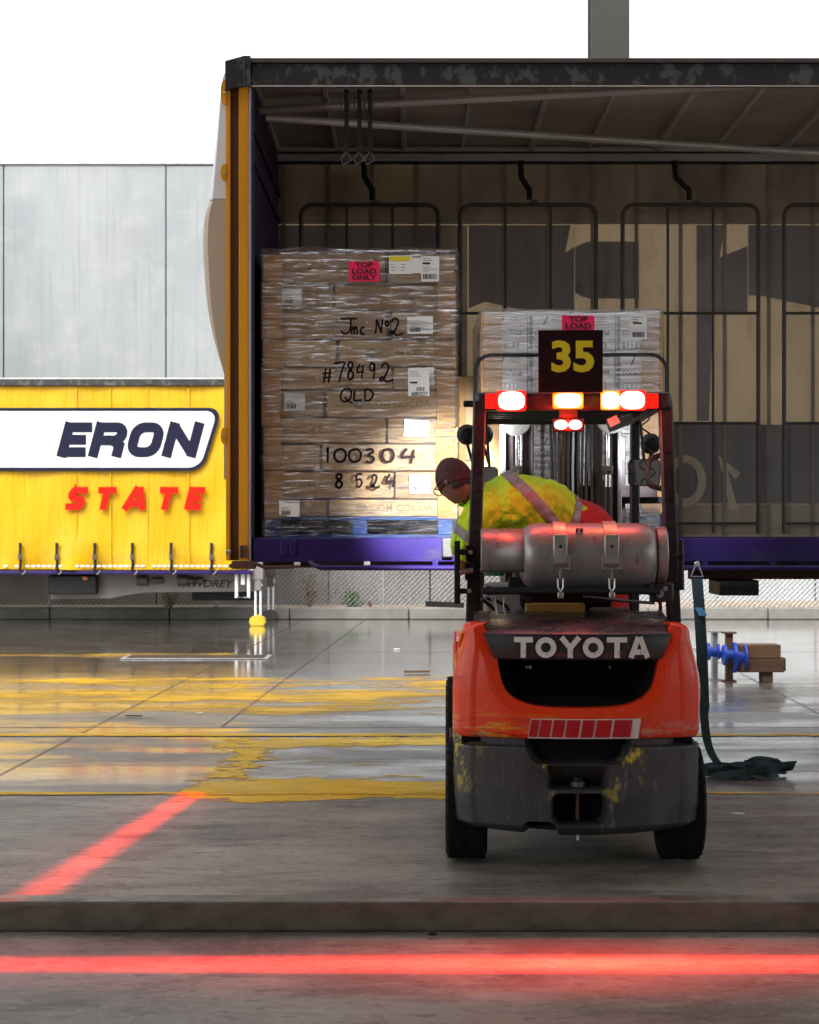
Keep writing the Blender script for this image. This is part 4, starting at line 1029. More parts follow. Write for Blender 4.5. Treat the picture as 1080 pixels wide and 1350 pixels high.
# ---------------------------------------------------------------- lift truck
def orange_mat():
    m = Mat('orange_truck_paint', (.66, .036, .004), .32, 0, .4, .25)
    m.tint((.5, .04, .01), m.noise(4, (1, 1, 1), 5, .6, .45, .7), .5)
    low = m.axis('Z', .72, .6)
    scr = m.noise(13, (.5, .5, 3.2), 7, .75, .52, .6)
    m.tint((.55, .42, .02), m.math('MULTIPLY', m.math('MULTIPLY', low, scr), m.noise(2.6, (1, 1, 1), 3, .5, .38, .5)), 1.)
    m.tint((.33, .28, .22), m.math('MULTIPLY', m.axis('Z', .68, .585), m.noise(9, (.7, .7, 2), 6, .7, .55, .62)), .95)
    m.tint((.09, .02, .012), m.noise(7, (.35, .35, 9), 5, .7, .6, .66), .6)
    m.tint((.06, .025, .02), m.math('MULTIPLY', m.axis('Z', .66, .59), m.noise(30, (.6, .6, 1.5), 4, .7, .55, .62)), .8)
    m.tint((.4, .12, .07), m.noise(30, (.4, .4, 1), 4, .6, .7, .76), .5)
    m.tint((.5, .4, .33), m.noise(75, (1, .8, 1), 3, .6, .70, .74), .8)
    m.tint((.04, .02, .015), m.noise(48, (.25, .25, 3), 4, .7, .66, .7), .7)
    m.roughmap(.22, .5, m.noise(5)); m.bump(m.noise(60), .04, .001); return m.m
def bumper_mat():
    m = Mat('charcoal_cast_paint', (.036, .036, .04), .45)
    m.tint((.016, .015, .015), m.noise(4, (1, 1, 1), 5, .6, .42, .7), .6)
    m.tint((.5, .4, .02), m.math('MULTIPLY', m.noise(16, (.8, .8, .45), 6, .75, .53, .62), m.noise(2.3, (1, 1, 1), 3, .5, .52, .58)), .9)
    m.tint((.16, .14, .13), m.math('MULTIPLY', m.noise(24, (1.4, 1.4, .3), 5, .7, .56, .66), m.noise(3.1, (1, 1, 1), 3, .5, .44, .55)), .7)
    m.tint((.1, .07, .045), m.noise(5, (1, 1, .35), 5, .7, .58, .75), .35)
    m.tint((.22, .2, .18), m.noise(85, (.5, .5, 1.6), 3, .6, .69, .73), .8)
    m.tint((.5, .4, .02), m.math('MULTIPLY', m.math('MULTIPLY', m.axis('X', -.4, -.5), m.noise(20, (.7, .7, .5), 6, .75, .5, .6)), m.axis('Z', .3, .45)), .9)
    m.bump(m.noise(120, (1, 1, 1), 3), .12, .0015); m.bump(m.noise(7), .06, .01); m.roughmap(.35, .62, m.noise(6)); return m.m
def cover_mat():
    m = Mat('dark_engine_cover', (.03, .031, .035), .3, 0, .5, .15); m.tint((.012, .012, .013), m.noise(5), .5)
    m.tint((.2, .19, .18), m.noise(70, (1, 1, 1), 4, .7, .7, .76), .6); m.roughmap(.18, .42, m.noise(9)); return m.m
def tank_mat():
    m = Mat('gas_cylinder_paint', (.29, .285, .275), .36, .45); m.tint((.15, .14, .13), m.noise(4, (1, 1, 1), 6, .65, .45, .7), .5)
    m.tint((.1, .08, .07), m.noise(20, (1.5, 1, .5), 6, .78, .56, .66), .75); m.bump(m.noise(90), .08, .001); return m.m
MT['orange'] = orange_mat(); MT['bumper'] = bumper_mat(); MT['cover'] = cover_mat(); MT['tank'] = tank_mat()
MT['guard'] = simple('guard_paint', (.016, .015, .017), .42, 0, 6, .4, .06)
MT['letterwhite'] = simple('worn_white_letter_base', (.62, .6, .56), .45, 0, 12, .3, .05)
MT['letterwhite'] = (lambda m: (m.tint((.06, .06, .06), m.noise(26, (1, 1, 1), 6, .7, .6, .65), .85), m)[-1].m)(Mat('worn_white_letter', (.6, .58, .54), .5))
MT['decalred'] = simple('red_decal', (.42, .006, .012), .35, 0, 14, .5, .05)
MT['decalwhite'] = simple('white_decal', (.62, .56, .52), .4, 0, 14, .5, .05)
MT['signdark'] = simple('red_tinted_sign', (.02, .004, .005), .7, 0, 6, .3, 0, spec=.15)  # black sign given a maroon colour for the red lamplight on it
MT['signyellow'] = simple('sign_yellow', (.78, .62, .015), .45, 0, 9, .2, 0)
MT['orangeline'] = simple('amber_pinstripe', (.8, .25, .01), .4, 0, 9, .2, 0)
MT['mast'] = simple('mast_steel', (.035, .02, .02), .4, .3, 6, .5, .1)
MT['strapsteel'] = simple('zinc_clamp', (.42, .42, .36), .38, .7, 9, .4, .08)
MT['hose'] = simple('hydraulic_hose', (.012, .012, .012), .45, 0, 20, .3, .1)
MT['mirror'] = simple('mirror_glass', (.8, .8, .8), .04, 1., 9, 0, 0)
MT['whiteplastic'] = simple('white_plastic', (.7, .68, .64), .4, 0, 9, .2, 0)
MT['greyplastic'] = simple('grey_plastic', (.16, .155, .15), .5, 0, 9, .3, .05)
MT['ochre'] = simple('ochre_engine_part', (.36, .16, .015), .5, 0, 7, .4, .1)
def lampmat(name, col, s):
    m = Mat(name, (.01, .01, .01), .6, 0, .05); m.emit(col, s); return m.m
MT['lamp_red'] = lampmat('lit_red_lamp', (1, .30, .22), 14); MT['lamp_amber'] = lampmat('lit_amber_lamp', (1, .55, .16), 11)

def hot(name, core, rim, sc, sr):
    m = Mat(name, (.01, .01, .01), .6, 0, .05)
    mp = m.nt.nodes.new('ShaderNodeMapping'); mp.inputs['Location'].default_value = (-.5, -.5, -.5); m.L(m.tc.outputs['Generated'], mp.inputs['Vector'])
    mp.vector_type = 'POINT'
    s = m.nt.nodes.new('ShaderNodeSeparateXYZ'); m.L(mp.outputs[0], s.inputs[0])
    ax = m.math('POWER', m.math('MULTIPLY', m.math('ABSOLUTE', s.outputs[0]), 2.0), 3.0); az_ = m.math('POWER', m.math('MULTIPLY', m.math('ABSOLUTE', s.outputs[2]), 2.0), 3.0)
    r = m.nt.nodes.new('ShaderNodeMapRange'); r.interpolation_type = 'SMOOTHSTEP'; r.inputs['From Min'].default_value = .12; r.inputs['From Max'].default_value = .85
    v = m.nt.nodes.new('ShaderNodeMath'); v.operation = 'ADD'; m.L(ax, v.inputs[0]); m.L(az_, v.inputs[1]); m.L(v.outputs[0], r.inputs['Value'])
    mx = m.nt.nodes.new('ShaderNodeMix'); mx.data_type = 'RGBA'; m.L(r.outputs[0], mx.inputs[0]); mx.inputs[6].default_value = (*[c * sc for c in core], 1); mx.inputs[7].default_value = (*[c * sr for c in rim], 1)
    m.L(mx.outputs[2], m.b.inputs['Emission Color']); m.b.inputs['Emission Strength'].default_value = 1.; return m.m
MT['hot_red'] = hot('hot_red_halo_lens', (1, .34, .26), (1, .006, .003), 14, 1.6); MT['hot_amber'] = hot('hot_amber_halo_lens', (1, .6, .2), (1, .14, .004), 11, 1.6)  # hot core, and a saturated rim that imitates the bloom halo
MT['halo_red'] = lampmat('red_halo_glow', (1, .006, .003), .9); MT['halo_amber'] = lampmat('amber_halo_glow', (1, .2, .01), 2.0)  # glow colours that imitate bloom around the lamps
MT['lamp_white'] = lampmat('lit_work_lamp', (.92, .95, 1), 25)
MT['lens_red'] = simple('red_lens', (.5, .008, .006), .25, 0, 9, .2, 0)

FY, FX, YAW = 7.15, .722, -.03
fk = thing('forklift_truck', 'orange and charcoal counterbalance forklift with lit red lamps, seen from behind', 'forklift', (FX, FY, 0), YAW)
FM = Matrix.Translation((FX, FY, 0)) @ Matrix.Rotation(YAW, 4, 'Z'); FI = FM.inverted()
def lf(px, py, Y): return FI @ P(px, py, Y)
def loc_(v): return FI @ Vector(v)

def rear_y(x):
    ax = min(abs(x), .44); return .07 * (ax / .44) ** 2
def outline(nr=180, nc=14, ns=14, yside=1.15, dense=True):
    pts = []
    for i in range(ns): y = yside + (.2 - yside) * i / ns; pts.append((-.54, y, -1., 0.))
    for i in range(nc):
        t = (1 - i / nc) * PI / 2; pts.append((-(.44 + .1 * math.sin(t)), .07 + .13 * (1 - math.cos(t)), -math.sin(t), -math.cos(t)))
    for i in range(nr + 1):
        x = -.44 + .88 * i / nr; s = 2 * .07 * x / .44 ** 2; l = math.hypot(s, 1); pts.append((x, rear_y(x), s / l, -1 / l))
    for i in range(nc):
        t = (i + 1) / nc * PI / 2; pts.append((.44 + .1 * math.sin(t), .07 + .13 * (1 - math.cos(t)), math.sin(t), -math.cos(t)))
    for i in range(ns): y = .2 + (yside - .2) * (i + 1) / ns; pts.append((.54, y, 1., 0.))
    return pts
UC = [(0, .72), (.12, .723), (.2, .732), (.25, .747), (.29, .768), (.318, .8), (.337, .84), (.35, .885), (.362, .93), (.40, 1.01), (.434, 1.07)]
UCs = smoothpts(UC, 4)
def uz(x):
    x = abs(x)
    for (a, b_), (c, d) in zip(UCs[:-1], UCs[1:]):
        if x <= c: return b_ + (d - b_) * (x - a) / max(c - a, 1e-6)
    return 1.07
def segd(x, z):
    x = abs(x); best = 9.
    for (a, b_), (c, d) in zip(UCs[:-1], UCs[1:]):
        vx, vz = c - a, d - b_; t = max(0, min(1, ((x - a) * vx + (z - b_) * vz) / (vx * vx + vz * vz + 1e-12))); best = min(best, math.hypot(x - a - t * vx, z - b_ - t * vz))
    return best
def kw(z): return 1. if z < .8 else 1. - .05 * min(1, (z - .8) / .26)
cols = outline(220)
rows = []; NR = 44
def top_of(x, y):
    if y > .2: return 1.06 - .10 * max(0, (y - .45) / .7)
    ax = abs(x)
    return uz(x) if ax <= .434 else 1.07 - .025 * ((ax - .434) / .106) ** 1.5
for j in range(NR + 1):
    t = j / NR; row = []
    for x, y, nx, ny in cols:
        zt = top_of(x, y); z = .592 + (zt - .592) * t
        dep = 0.
        if abs(x) < .5 and y < .15:
            d = segd(x, z)
            if d < .045: dep = .022 * (1 - d / .045) ** .7
        if z < .61: dep += .012 * (1 - (z - .592) / .018)      # rolled lower edge
        dep += .004 * noise.noise((x * 3, z * 3, 1))
        q = kw(z)
        # crisp shoulder facet towards the sides
        if abs(x) > .47 and z > .86: dep += .02 * min(1, (z - .86) / .15) * min(1, (abs(x) - .47) / .05)
        row.append((x * q - nx * dep, y - ny * dep, z))
    rows.append(row)
for inn, up in ((.014, .008), (.035, .012), (.10, .014)):
    row = []
    for i, (x, y, nx, ny) in enumerate(cols):
        p = rows[NR][i]; rear = abs(x) <= .434 and y < .2
        row.append((p[0] - nx * inn * (0 if rear else 1), p[1] - ny * inn * (1 if rear else .6), p[2] + (0.002 if rear else up)))
    rows.append(row)
cw_ = MB().loft(rows, closed_u=False).build('counterweight', MT['orange'], fk, ang=38)
# amber pinstripe on the left shoulder
b = MB()
b.tube([(-.497, .17, 1.035), (-.506, .2, .995), (-.511, .24, .97)], .007, 6); b.tube([(-.522, .3, .93), (-.525, .23, .9), (-.519, .17, .885)], .007, 6)
b.build('pinstripe', MT['orangeline'], cw_)
# recess behind the U opening: bowl and grille
rc = MB(); rr = []
xs = [-.434 + .868 * i / 80 for i in range(81)]
for dy, f in ((.03, 1.), (.07, .985), (.16, .9), (.34, .86)):
    rr.append([(x * f, rear_y(x) + dy, max(uz(x * f), uz(x) * 1.) if dy < .1 else max(.76, uz(x))) for x in xs])
rc.loft(rr, closed_u=False); rc.build('recess_lining', MT['blackmatte'], fk)
gr = MB().bx(-.42, .42, .36, .38, .7, 1.03).build('radiator_panel', MT['blackmatte'], fk)
for i in range(9):
    MB().bx(-.28, .28, .335, .355, .775 + i * .02, .783 + i * .02).build('grille_slat', MT['blackmatte'], gr)
for px in (694, 699, 804):
    p = lf(px, 879.5, 7.3); MB().cyl((p.x, p.y - .012, p.z), (p.x, p.y + .02, p.z), .0055 if px != 699 else .008, 8).build('rivet', MT['steel'], gr)
# charcoal cast lower counterweight with pockets
def sdbox(x, z, x0, x1, z0, z1, r):
    cx, cz_ = (x0 + x1) / 2, (z0 + z1) / 2; qx, qz = abs(x - cx) - (x1 - x0) / 2 + r, abs(z - cz_) - (z1 - z0) / 2 + r
    return math.hypot(max(qx, 0), max(qz, 0)) + min(max(qx, qz), 0) - r
def sm(d, w=.006): return max(0., min(1., .5 - d / w))
cols2 = outline(230, 12, 12, 1.0); rows = []; NZ = 96
ZB0, ZB1 = .165, .588
for j in range(NZ + 1):
    z = ZB0 + (ZB1 - ZB0) * j / NZ; row = []
    for x, y, nx, ny in cols2:
        dep = .006
        rear = y < .2
        if z > .552: dep += .022 * min(1, (z - .552) / .008)                       # step under the orange lip
        zb = .172 + .03 * (abs(x) / .54) ** 2 + (0.03 if not rear else 0)
        zz = z if z > .24 else zb + (z - ZB0) * (.24 - zb) / (.24 - ZB0)
        if z < .215: dep += .05 * ((.215 - z) / .05) ** 1.8                         # tuck under
        if rear:
            wtop = .225 - .03 * max(0, min(1, (.57 - z) / .08))
            dep += .15 * sm(sdbox(x, z, -wtop, wtop, .487, .70, .035), .010)
            in_shelf = sm(sdbox(x, z, -.13, .125, .378, .476, .012), .008)
            dep += in_shelf * (.02 + .11 * max(0., min(1., (.47 - z) / .09)) if z > .39 else .12) * (1 if z < .476 else 0)
            dep += .2 * sm(sdbox(x, z, -.112, .118, .228, .352, .035), .010)
            dep += .11 * sm(sdbox(x, z, -.245, -.095, .10, .228, .045), .012)
            if abs(x) > .40 and z > .565: dep += .012
            if abs(abs(x) - .47) < .05 and z > .555: dep += .015
        k = 1. - .03 * max(0, (.3 - z) / .14)
        row.append((x * k - nx * dep, y - ny * dep, zz))
    rows.append(row)
bp = MB().loft(rows, closed_u=False)
bpo = bp.build('lower_counterweight', MT['bumper'], fk, ang=32)
MB().bx(-.5, .5, .12, 1.0, .2, .585).build('counterweight_core', MT['blackmatte'], fk)
MB().bx(-.006, .006, .06, .14, .235, .35).build('pocket_rib', MT['rust'], bpo, .003)
MB().cyl((.0, .075, .36), (.0, .075, .42), .022, 12).build('tow_pin', MT['black'], bpo)
MB().lathe([(-.02, .006), (-.02, .028), (.0, .028), (.0, .006)], (0, .05, .403), 'Z', 16).build('pin_ring', MT['dirtysteel'], bpo)
MB().cyl((0, .06, .15), (0, .06, .18), .007, 8).build('drain_bolt', MT['steel'], bpo)
for s in (-1, 1):
    MB().cyl((s * .465, .115, .573), (s * .465, .10, .573), .006, 8).build('bolt_hole', MT['blackmatte'], bpo)
# red and white chevron decal following the curve
dd = thing
dec = [(697, 708, 'r'), (710, 724.5, 'r'), (727, 742, 'r'), (744.5, 762, 'r'), (765, 781, 'r'), (784, 804, 'r'), (807, 831, 'r')]
def bent(px0, px1, z0, z1, m, off, par, sh=.012, nm='decal_patch'):
    a, b_ = lf(px0, 960, 7.15).x, lf(px1, 960, 7.15).x; b = MB(); r0 = []; r1 = []
    for i in range(5):
        x = a + (b_ - a) * i / 4; r0.append((x, rear_y(x) - off, z0)); r1.append((x + sh, rear_y(x + sh) - off, z1))
    b.loft([r0, r1], closed_u=False); return b.build(nm, MT[m], par, smooth=False)
zd0, zd1 = lf(760, 974, 7.15).z, lf(760, 948, 7.15).z
bk = bent(696, 842, zd0, zd1, 'decalwhite', .0065, cw_, .012, 'decal_backing')
for a, b_, c in dec: bent(a, b_, zd0 + .006, zd1 - .004, 'decalred', .0085, bk)
# engine cover with the name plate face
ec = MB(); secs = [(.14, .918, .352), (.05, .922, .356), (.026, .93, .36), (.018, .945, .366), (.016, 1.015, .394), (.026, 1.038, .404), (.06, 1.052, .412), (.3, 1.08, .426), (.66, 1.105, .44), (.68, 1.095, .442), (.68, .95, .442)]
ec.loft([[(-w + 2 * w * i / 40, y + .05 * ((-w + 2 * w * i / 40) / .4) ** 2, z) for i in range(41)] for y, z, w in secs], closed_u=False)
eco = ec.build('engine_cover', MT['cover'], fk, ang=40)
LW = {'T': .86, 'o': .98, 'Y': .98, 'A': .98}
for ch, px0, px1 in (('T', 677, 704), ('o', 705, 735), ('Y', 736, 768), ('o', 767, 797), ('T', 799, 828), ('A', 828, 858)):
    x0, x1 = lf(px0, 850, 7.17).x, lf(px1, 850, 7.17).x; H = .089; xc = (x0 + x1) / 2; w = LW[ch]
    yb = .0165 + .05 * (xc / .4) ** 2; z0 = lf(760, 867.5, 7.17).z
    slope = 2 * .05 * xc / .16; rz = math.atan(slope)
    for m, t, off, ex in (('black', .30, .0, 1.10), ('letterwhite', .255, .0065, 1.)):
        b = MB()
        for i, (pts, cl) in enumerate(glyph(ch, w, .26)):
            b.slab([((px - w / 2) * (x1 - x0) / w * ex * .93, (py - .5) * H * ex) for px, py in pts], t * H * (1.12 if m == 'black' else 1), -.004, .0012 + off * .6 + i * .0004, bool(cl))
        b.build('letter', MT[m], eco, smooth=False, loc=(xc, yb - .001, z0 + H / 2), rot=(R(90) - .02, 0, rz))
# wheels
def wheel(c, r, w, name='wheel', steer=0.):
    root = MB(); hw = w / 2
    root.lathe([(-hw * .8, r * .58), (-hw, r * .66), (-hw, r * .9), (-hw * .86, r * .965), (hw * .86, r * .965), (hw, r * .9), (hw, r * .66), (hw * .8, r * .58)], (0, 0, 0), 'X', 40)
    n = 26
    for s in (-1, 1):
        for k in range(n):
            a = 2 * PI * (k + (.5 if s > 0 else 0)) / n; m = Matrix.Rotation(a, 3, 'X')
            root.box(m @ Vector((s * hw * .5, 0, r * .968)), (hw * .76, r * .17, r * .02), m @ Matrix.Rotation(s * .35, 3, 'Z'))
    o = root.build(name, MT['rubber'], fk, loc=c, rot=(0, 0, steer))
    MB().lathe([(-hw * .75, .03), (-hw * .78, r * .2), (-hw * .5, r * .3), (-hw * .5, r * .5), (-hw * .82, r * .585), (hw * .82, r * .585), (hw * .5, r * .5), (hw * .5, r * .3), (hw * .78, r * .2), (hw * .75, .03)], (0, 0, 0), 'X', 24).build('rim', MT['dirtysteel'], o)
    return o
for s in (-1, 1):
    wheel((s * .478, .42, .268), .268, .185)
    wheel((s * .478, 2.0, .345), .345, .21)
MB().bx(-.4, .4, .36, .48, .18, .34).build('steer_axle', MT['blackmatte'], fk, .01)
MB().bx(-.38, .38, 1.9, 2.1, .24, .44).build('drive_axle', MT['blackmatte'], fk, .01)
# frame, side sills, hood, seat, floor, dash
MB().bx(-.42, .42, .9, 2.15, .22, .62).build('main_frame', MT['blackmatte'], fk, .01)
for s in (-1, 1):
    MB().prism([(.95, .3), (1.62, .28), (1.7, .62), (2.3, .78), (2.3, .92), (1.6, .74), (.95, .95)], s * .43, s * .54, lambda x, y, z: (z, x, y)).build('side_panel', MT['orange'], fk, .012)
    MB().bx(s * .42, s * .56, 1.15, 1.55, .42, .46).build('step', MT['black'], fk, .005)
MB().bx(-.36, .36, .69, 1.3, .62, 1.0).build('engine_hood', MT['greyplastic'], fk, .03, 3)
MB().bx(-.2, .08, .7, .78, 1.0, 1.14).build('engine_part', MT['ochre'], fk, .01)
MB().bx(.1, .3, .72, .8, 1.0, 1.12).build('engine_part', MT['rust'], fk, .02)
MB().bx(-.23, .23, .85, 1.3, 1.0, 1.1).build('seat', MT['blackmatte'], fk, .04, 3)
MB().bx(-.22, .22, .84, .93, 1.1, 1.3).build('seat_back', MT['blackmatte'], fk, .035, 3)
MB().bx(-.42, .42, 1.3, 1.95, .62, .65).build('floor_plate', MT['blackmatte'], fk, .004)
MB().bx(-.38, .38, 1.92, 2.06, .65, 1.2).build('dashboard', MT['greyplastic'], fk, .03, 3)
sw = MB(); ax = Matrix.Rotation(R(28), 3, 'X')
sw.tube([Vector((-.05, 1.72, 1.32)) + ax @ Vector((.16 * math.cos(2 * PI * k / 28), .16 * math.sin(2 * PI * k / 28), 0)) for k in range(28)], .014, 8, True)
sw.tube([(-.05, 1.72, 1.32), (-.05, 1.95, 1.0)], .025, 8); sw.tube([(-.21, 1.72, 1.32), (.11, 1.72, 1.32)], .012, 6); sw.build('steering_wheel', MT['blackmatte'], fk)
MB().tube([(.3, 1.85, 1.1), (.31, 1.82, 1.32)], [.01, .016], 8).build('hydraulic_lever', MT['black'], fk)
# overhead guard
YG2 = 7.92
def leg(pb, pt, name='guard_leg', w=.062, d=.075):
    b = MB().beam(pb, pt, w, d, up=(0, 1, 0)); return b.build(name, MT['guard'], fk, .008)
legs = []
for (xb, yb), (xt, yt_) in (((622.5, 822), (633, 528)), ((888.5, 822), (877, 528))):
    pb, pt = lf(xb, yb, 7.95), lf(xt, yt_, 7.86); o = leg(pb, pt); legs.append(o)
    for f in (.42, .47, .55, .6, .68, .76):
        c = pb + (pt - pb) * (f if xb < 700 else f + .01)
        MB().lathe([(-.012, .002), (-.012, .007), (-.006, .0095), (.004, .0095), (.004, .002)], (c.x, c.y - .037, c.z), 'Y', 10).build('bolt', MT['black'], o)
pl, pr = lf(627, 528, 7.86), lf(884, 528, 7.86)
MB().bx(pl.x, pr.x, pl.y - .03, pl.y + .045, lf(0, 541, 7.86).z, lf(0, 517.5, 7.86).z).build('guard_rear_bar', MT['guard'], fk, .022, 4)
ztop = lf(0, 520, 7.86).z
yfr = 1.95
for s, xx in ((-1, pl.x + .03), (1, pr.x - .03)):
    MB().bx(xx - .03, xx + .03, pl.y + .046, yfr, ztop - .055, ztop - .005).build('guard_side_bar', MT['guard'], fk, .012)
MB().bx(pl.x, pr.x, yfr, yfr + .06, ztop - .06, ztop).build('guard_front_bar', MT['guard'], fk, .012)
for i in range(6):
    y = pl.y + .2 + i * .155
    MB().bx(pl.x + .065, pr.x - .065, y, y + .035, ztop - .045, ztop - .012).build('guard_slat', MT['guard'], fk, .006)
for s, xx in ((-1, pl.x + .035), (1, pr.x - .035)):
    leg(Vector((xx, 2.02, .85)), Vector((xx, yfr + .03, ztop - .06)), 'front_guard_leg', .05, .06)
# number sign on the guard
p0, p1 = lf(708.5, 520, 7.84), lf(792.5, 438.5, 7.84); ys = p0.y - .10
sign = MB().bx(p0.x, p1.x, ys, ys + .016, p0.z, p1.z).build('number_sign', MT['signdark'], fk, .003)
hz = (lf(0, 456, 7.84).z - lf(0, 494, 7.84).z)
for ch_, px_ in (('3', 738.5), ('5', 768)):
    text('figure', ch_, hz * 1.42, MT['signyellow'], sign, (lf(px_, 0, 7.84).x, ys - .002, lf(0, 475, 7.84).z), bold=.036, depth=.001, sx=1.08)
MB().bx(p0.x + .05, p0.x + .08, ys + .017, ys + .10, p0.z - .0, p1.z - .2).build('sign_bracket', MT['guard'], sign); MB().bx(p1.x - .08, p1.x - .05, ys + .017, ys + .10, p0.z - .0, p1.z - .2).build('sign_bracket', MT['guard'], sign)
# lamp clusters with their light
def spill(name, col, e, loc, r=.03):
    l = bpy.data.lights.new(name, 'POINT'); l.color = col; l.energy = e; l.shadow_soft_size = r
    o = bpy.data.objects.new(name, l); COL.objects.link(o); o.parent = fk; o.location = loc; return o
YL = 7.80
def lamp(x0, x1, y0, y1, m, col, e, name):
    a, b_ = lf(x0, y1, YL), lf(x1, y0, YL); yl = a.y
    h = MB().bx(a.x - .008, b_.x + .008, yl + .004, yl + .04, a.z - .007, b_.z + .007).build(name, MT['black'], fk, .004)
    ex = .016 if x0 < 780 or x0 > 818 else .006  # lens enlarged beyond its housing so the rim imitates bloom
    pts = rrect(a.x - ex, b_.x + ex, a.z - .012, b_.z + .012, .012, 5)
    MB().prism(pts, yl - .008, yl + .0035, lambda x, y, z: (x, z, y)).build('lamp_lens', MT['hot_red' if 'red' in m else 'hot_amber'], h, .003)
    spill('lamp_light', col, e, ((a.x + b_.x) / 2, yl - .05, (a.z + b_.z) / 2))
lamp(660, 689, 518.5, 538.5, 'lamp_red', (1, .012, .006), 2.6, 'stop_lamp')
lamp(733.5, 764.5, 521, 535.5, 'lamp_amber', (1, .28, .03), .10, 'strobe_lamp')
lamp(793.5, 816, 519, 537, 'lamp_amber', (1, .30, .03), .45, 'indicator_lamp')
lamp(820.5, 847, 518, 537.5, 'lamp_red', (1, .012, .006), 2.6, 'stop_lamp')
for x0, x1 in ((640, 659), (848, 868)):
    a, b_ = lf(x0, 538, YL), lf(x1, 519, YL); MB().bx(a.x, b_.x, a.y - .004, a.y + .03, a.z, b_.z).build('halo_reflector', MT['halo_red'], fk, .004)  # reflectors made to glow, imitating the red bloom beside the lamps
a, b_ = lf(729, 567.5, 7.83), lf(770, 552, 7.83)
tw = MB().bx(a.x, b_.x, a.y, a.y + .05, a.z - .004, b_.z + .004).build('zone_lamp', MT['black'], fk, .006)
for c in (739.5, 758.5):
    p = lf(c, 560, 7.83); rings = []
    for k, dy in ((.9, -.002), (1., -.006), (.7, -.012), (.2, -.015)):
        rings.append([(p.x + math.cos(t * PI / 10) * .03 * k, a.y + dy, p.z + math.sin(t * PI / 10) * .021 * k) for t in range(20)])
    MB().loft(rings, True, False, True).build('lamp_lens', MT['lamp_red'], tw)
spill('lamp_light', (1, .012, .006), 3.5, ((a.x + b_.x) / 2, a.y - .06, a.z + .02))
MB().bx(a.x + .03, b_.x - .03, a.y + .01, a.y + .04, b_.z + .005, b_.z + .05).build('lamp_bracket', MT['guard'], tw)
# red floor-line projectors: a lens throws one narrow line
def projector(pos, A, B, width, e, name='line_projector'):
    """pos, A, B in world space"""
    A, B, pos = Vector(A), Vector(B), Vector(pos); C = (A + B) / 2
    z = (pos - C).normalized(); x = (B - A).normalized(); x = (x - z * x.dot(z)).normalized(); y = z.cross(x)
    l = bpy.data.lights.new(name, 'SPOT'); l.energy = e; l.color = (1, .02, .01); l.spot_size = R(150); l.spot_blend = .1; l.shadow_soft_size = 0.0
    o = bpy.data.objects.new(name, l); COL.objects.link(o); M3 = Matrix((x, y, z)).transposed().to_4x4(); M3.translation = pos
    o.parent = fk; o.matrix_parent_inverse = Matrix(); o.matrix_local = FI @ M3
    l.use_nodes = True; nt = l.node_tree; nt.nodes.clear()
    tc = nt.nodes.new('ShaderNodeTexCoord'); sp = nt.nodes.new('ShaderNodeSeparateXYZ'); nt.links.new(tc.outputs['Normal'], sp.inputs[0])
    def mth(op, a, b=None):
        n = nt.nodes.new('ShaderNodeMath'); n.operation = op
        for i, v in enumerate((a, b)):
            if v is None: continue
            if isinstance(v, (int, float)): n.inputs[i].default_value = v
            else: nt.links.new(v, n.inputs[i])
        return n.outputs[0]
    u = mth('DIVIDE', sp.outputs[0], sp.outputs[2]); v = mth('ABSOLUTE', mth('DIVIDE', sp.outputs[1], sp.outputs[2]))
    dist = (pos - C).length; hv = width / 2 / dist * (pos.z / dist)
    # far end of the line may lie in either direction: soft limit on both
    ua = (A - pos).dot(x) / -(A - pos).dot(z); ub = (B - pos).dot(x) / -(B - pos).dot(z); umax = max(abs(ua), abs(ub))
    def ss(val, lo, hi):
        r = nt.nodes.new('ShaderNodeMapRange'); r.interpolation_type = 'SMOOTHSTEP'; r.inputs['From Min'].default_value = lo; r.inputs['From Max'].default_value = hi
        r.inputs['To Min'].default_value = 1.; r.inputs['To Max'].default_value = 0.; nt.links.new(val, r.inputs['Value']); return r.outputs[0]
    lo_, hi_ = min(ua, ub), max(ua, ub); sp_ = hi_ - lo_
    ulo = (hi_ - sp_ * .06, hi_); uhi = (-(lo_ + sp_ * .06), -lo_)
    core = ss(v, hv * .1, hv * 1.3); halo = mth('MULTIPLY', ss(v, hv * .6, hv * 4.5), .05)
    k = mth('MULTIPLY', mth('ADD', core, halo), mth('MULTIPLY', ss(u, ulo[0], ulo[1]), ss(mth('MULTIPLY', u, -1.0), uhi[0], uhi[1])))
    em = nt.nodes.new('ShaderNodeEmission'); em.inputs['Color'].default_value = (1, 1, 1, 1); nt.links.new(k, em.inputs['Strength'])
    out = nt.nodes.new('ShaderNodeOutputLight'); nt.links.new(em.outputs[0], out.inputs[0]); return o
pz = FM @ Vector(((pl.x + pr.x) / 2, pl.y - .09, ztop - .10))
projector(pz, (-2.4, 5.73, 0), (3.9, 5.73, 0), .22, 2800)
ps = FM @ Vector((pl.x - .035, 1.6, ztop + .005))
projector(ps, (-1.66, 5.7, 0), (-1.115, 10.35, 0), .21, 950)
q = FI @ ps; MB().bx(q.x - .02, q.x + .07, q.y - .03, q.y + .03, q.z + .004, q.z + .035).build('side_zone_lamp', MT['black'], fk, .006)
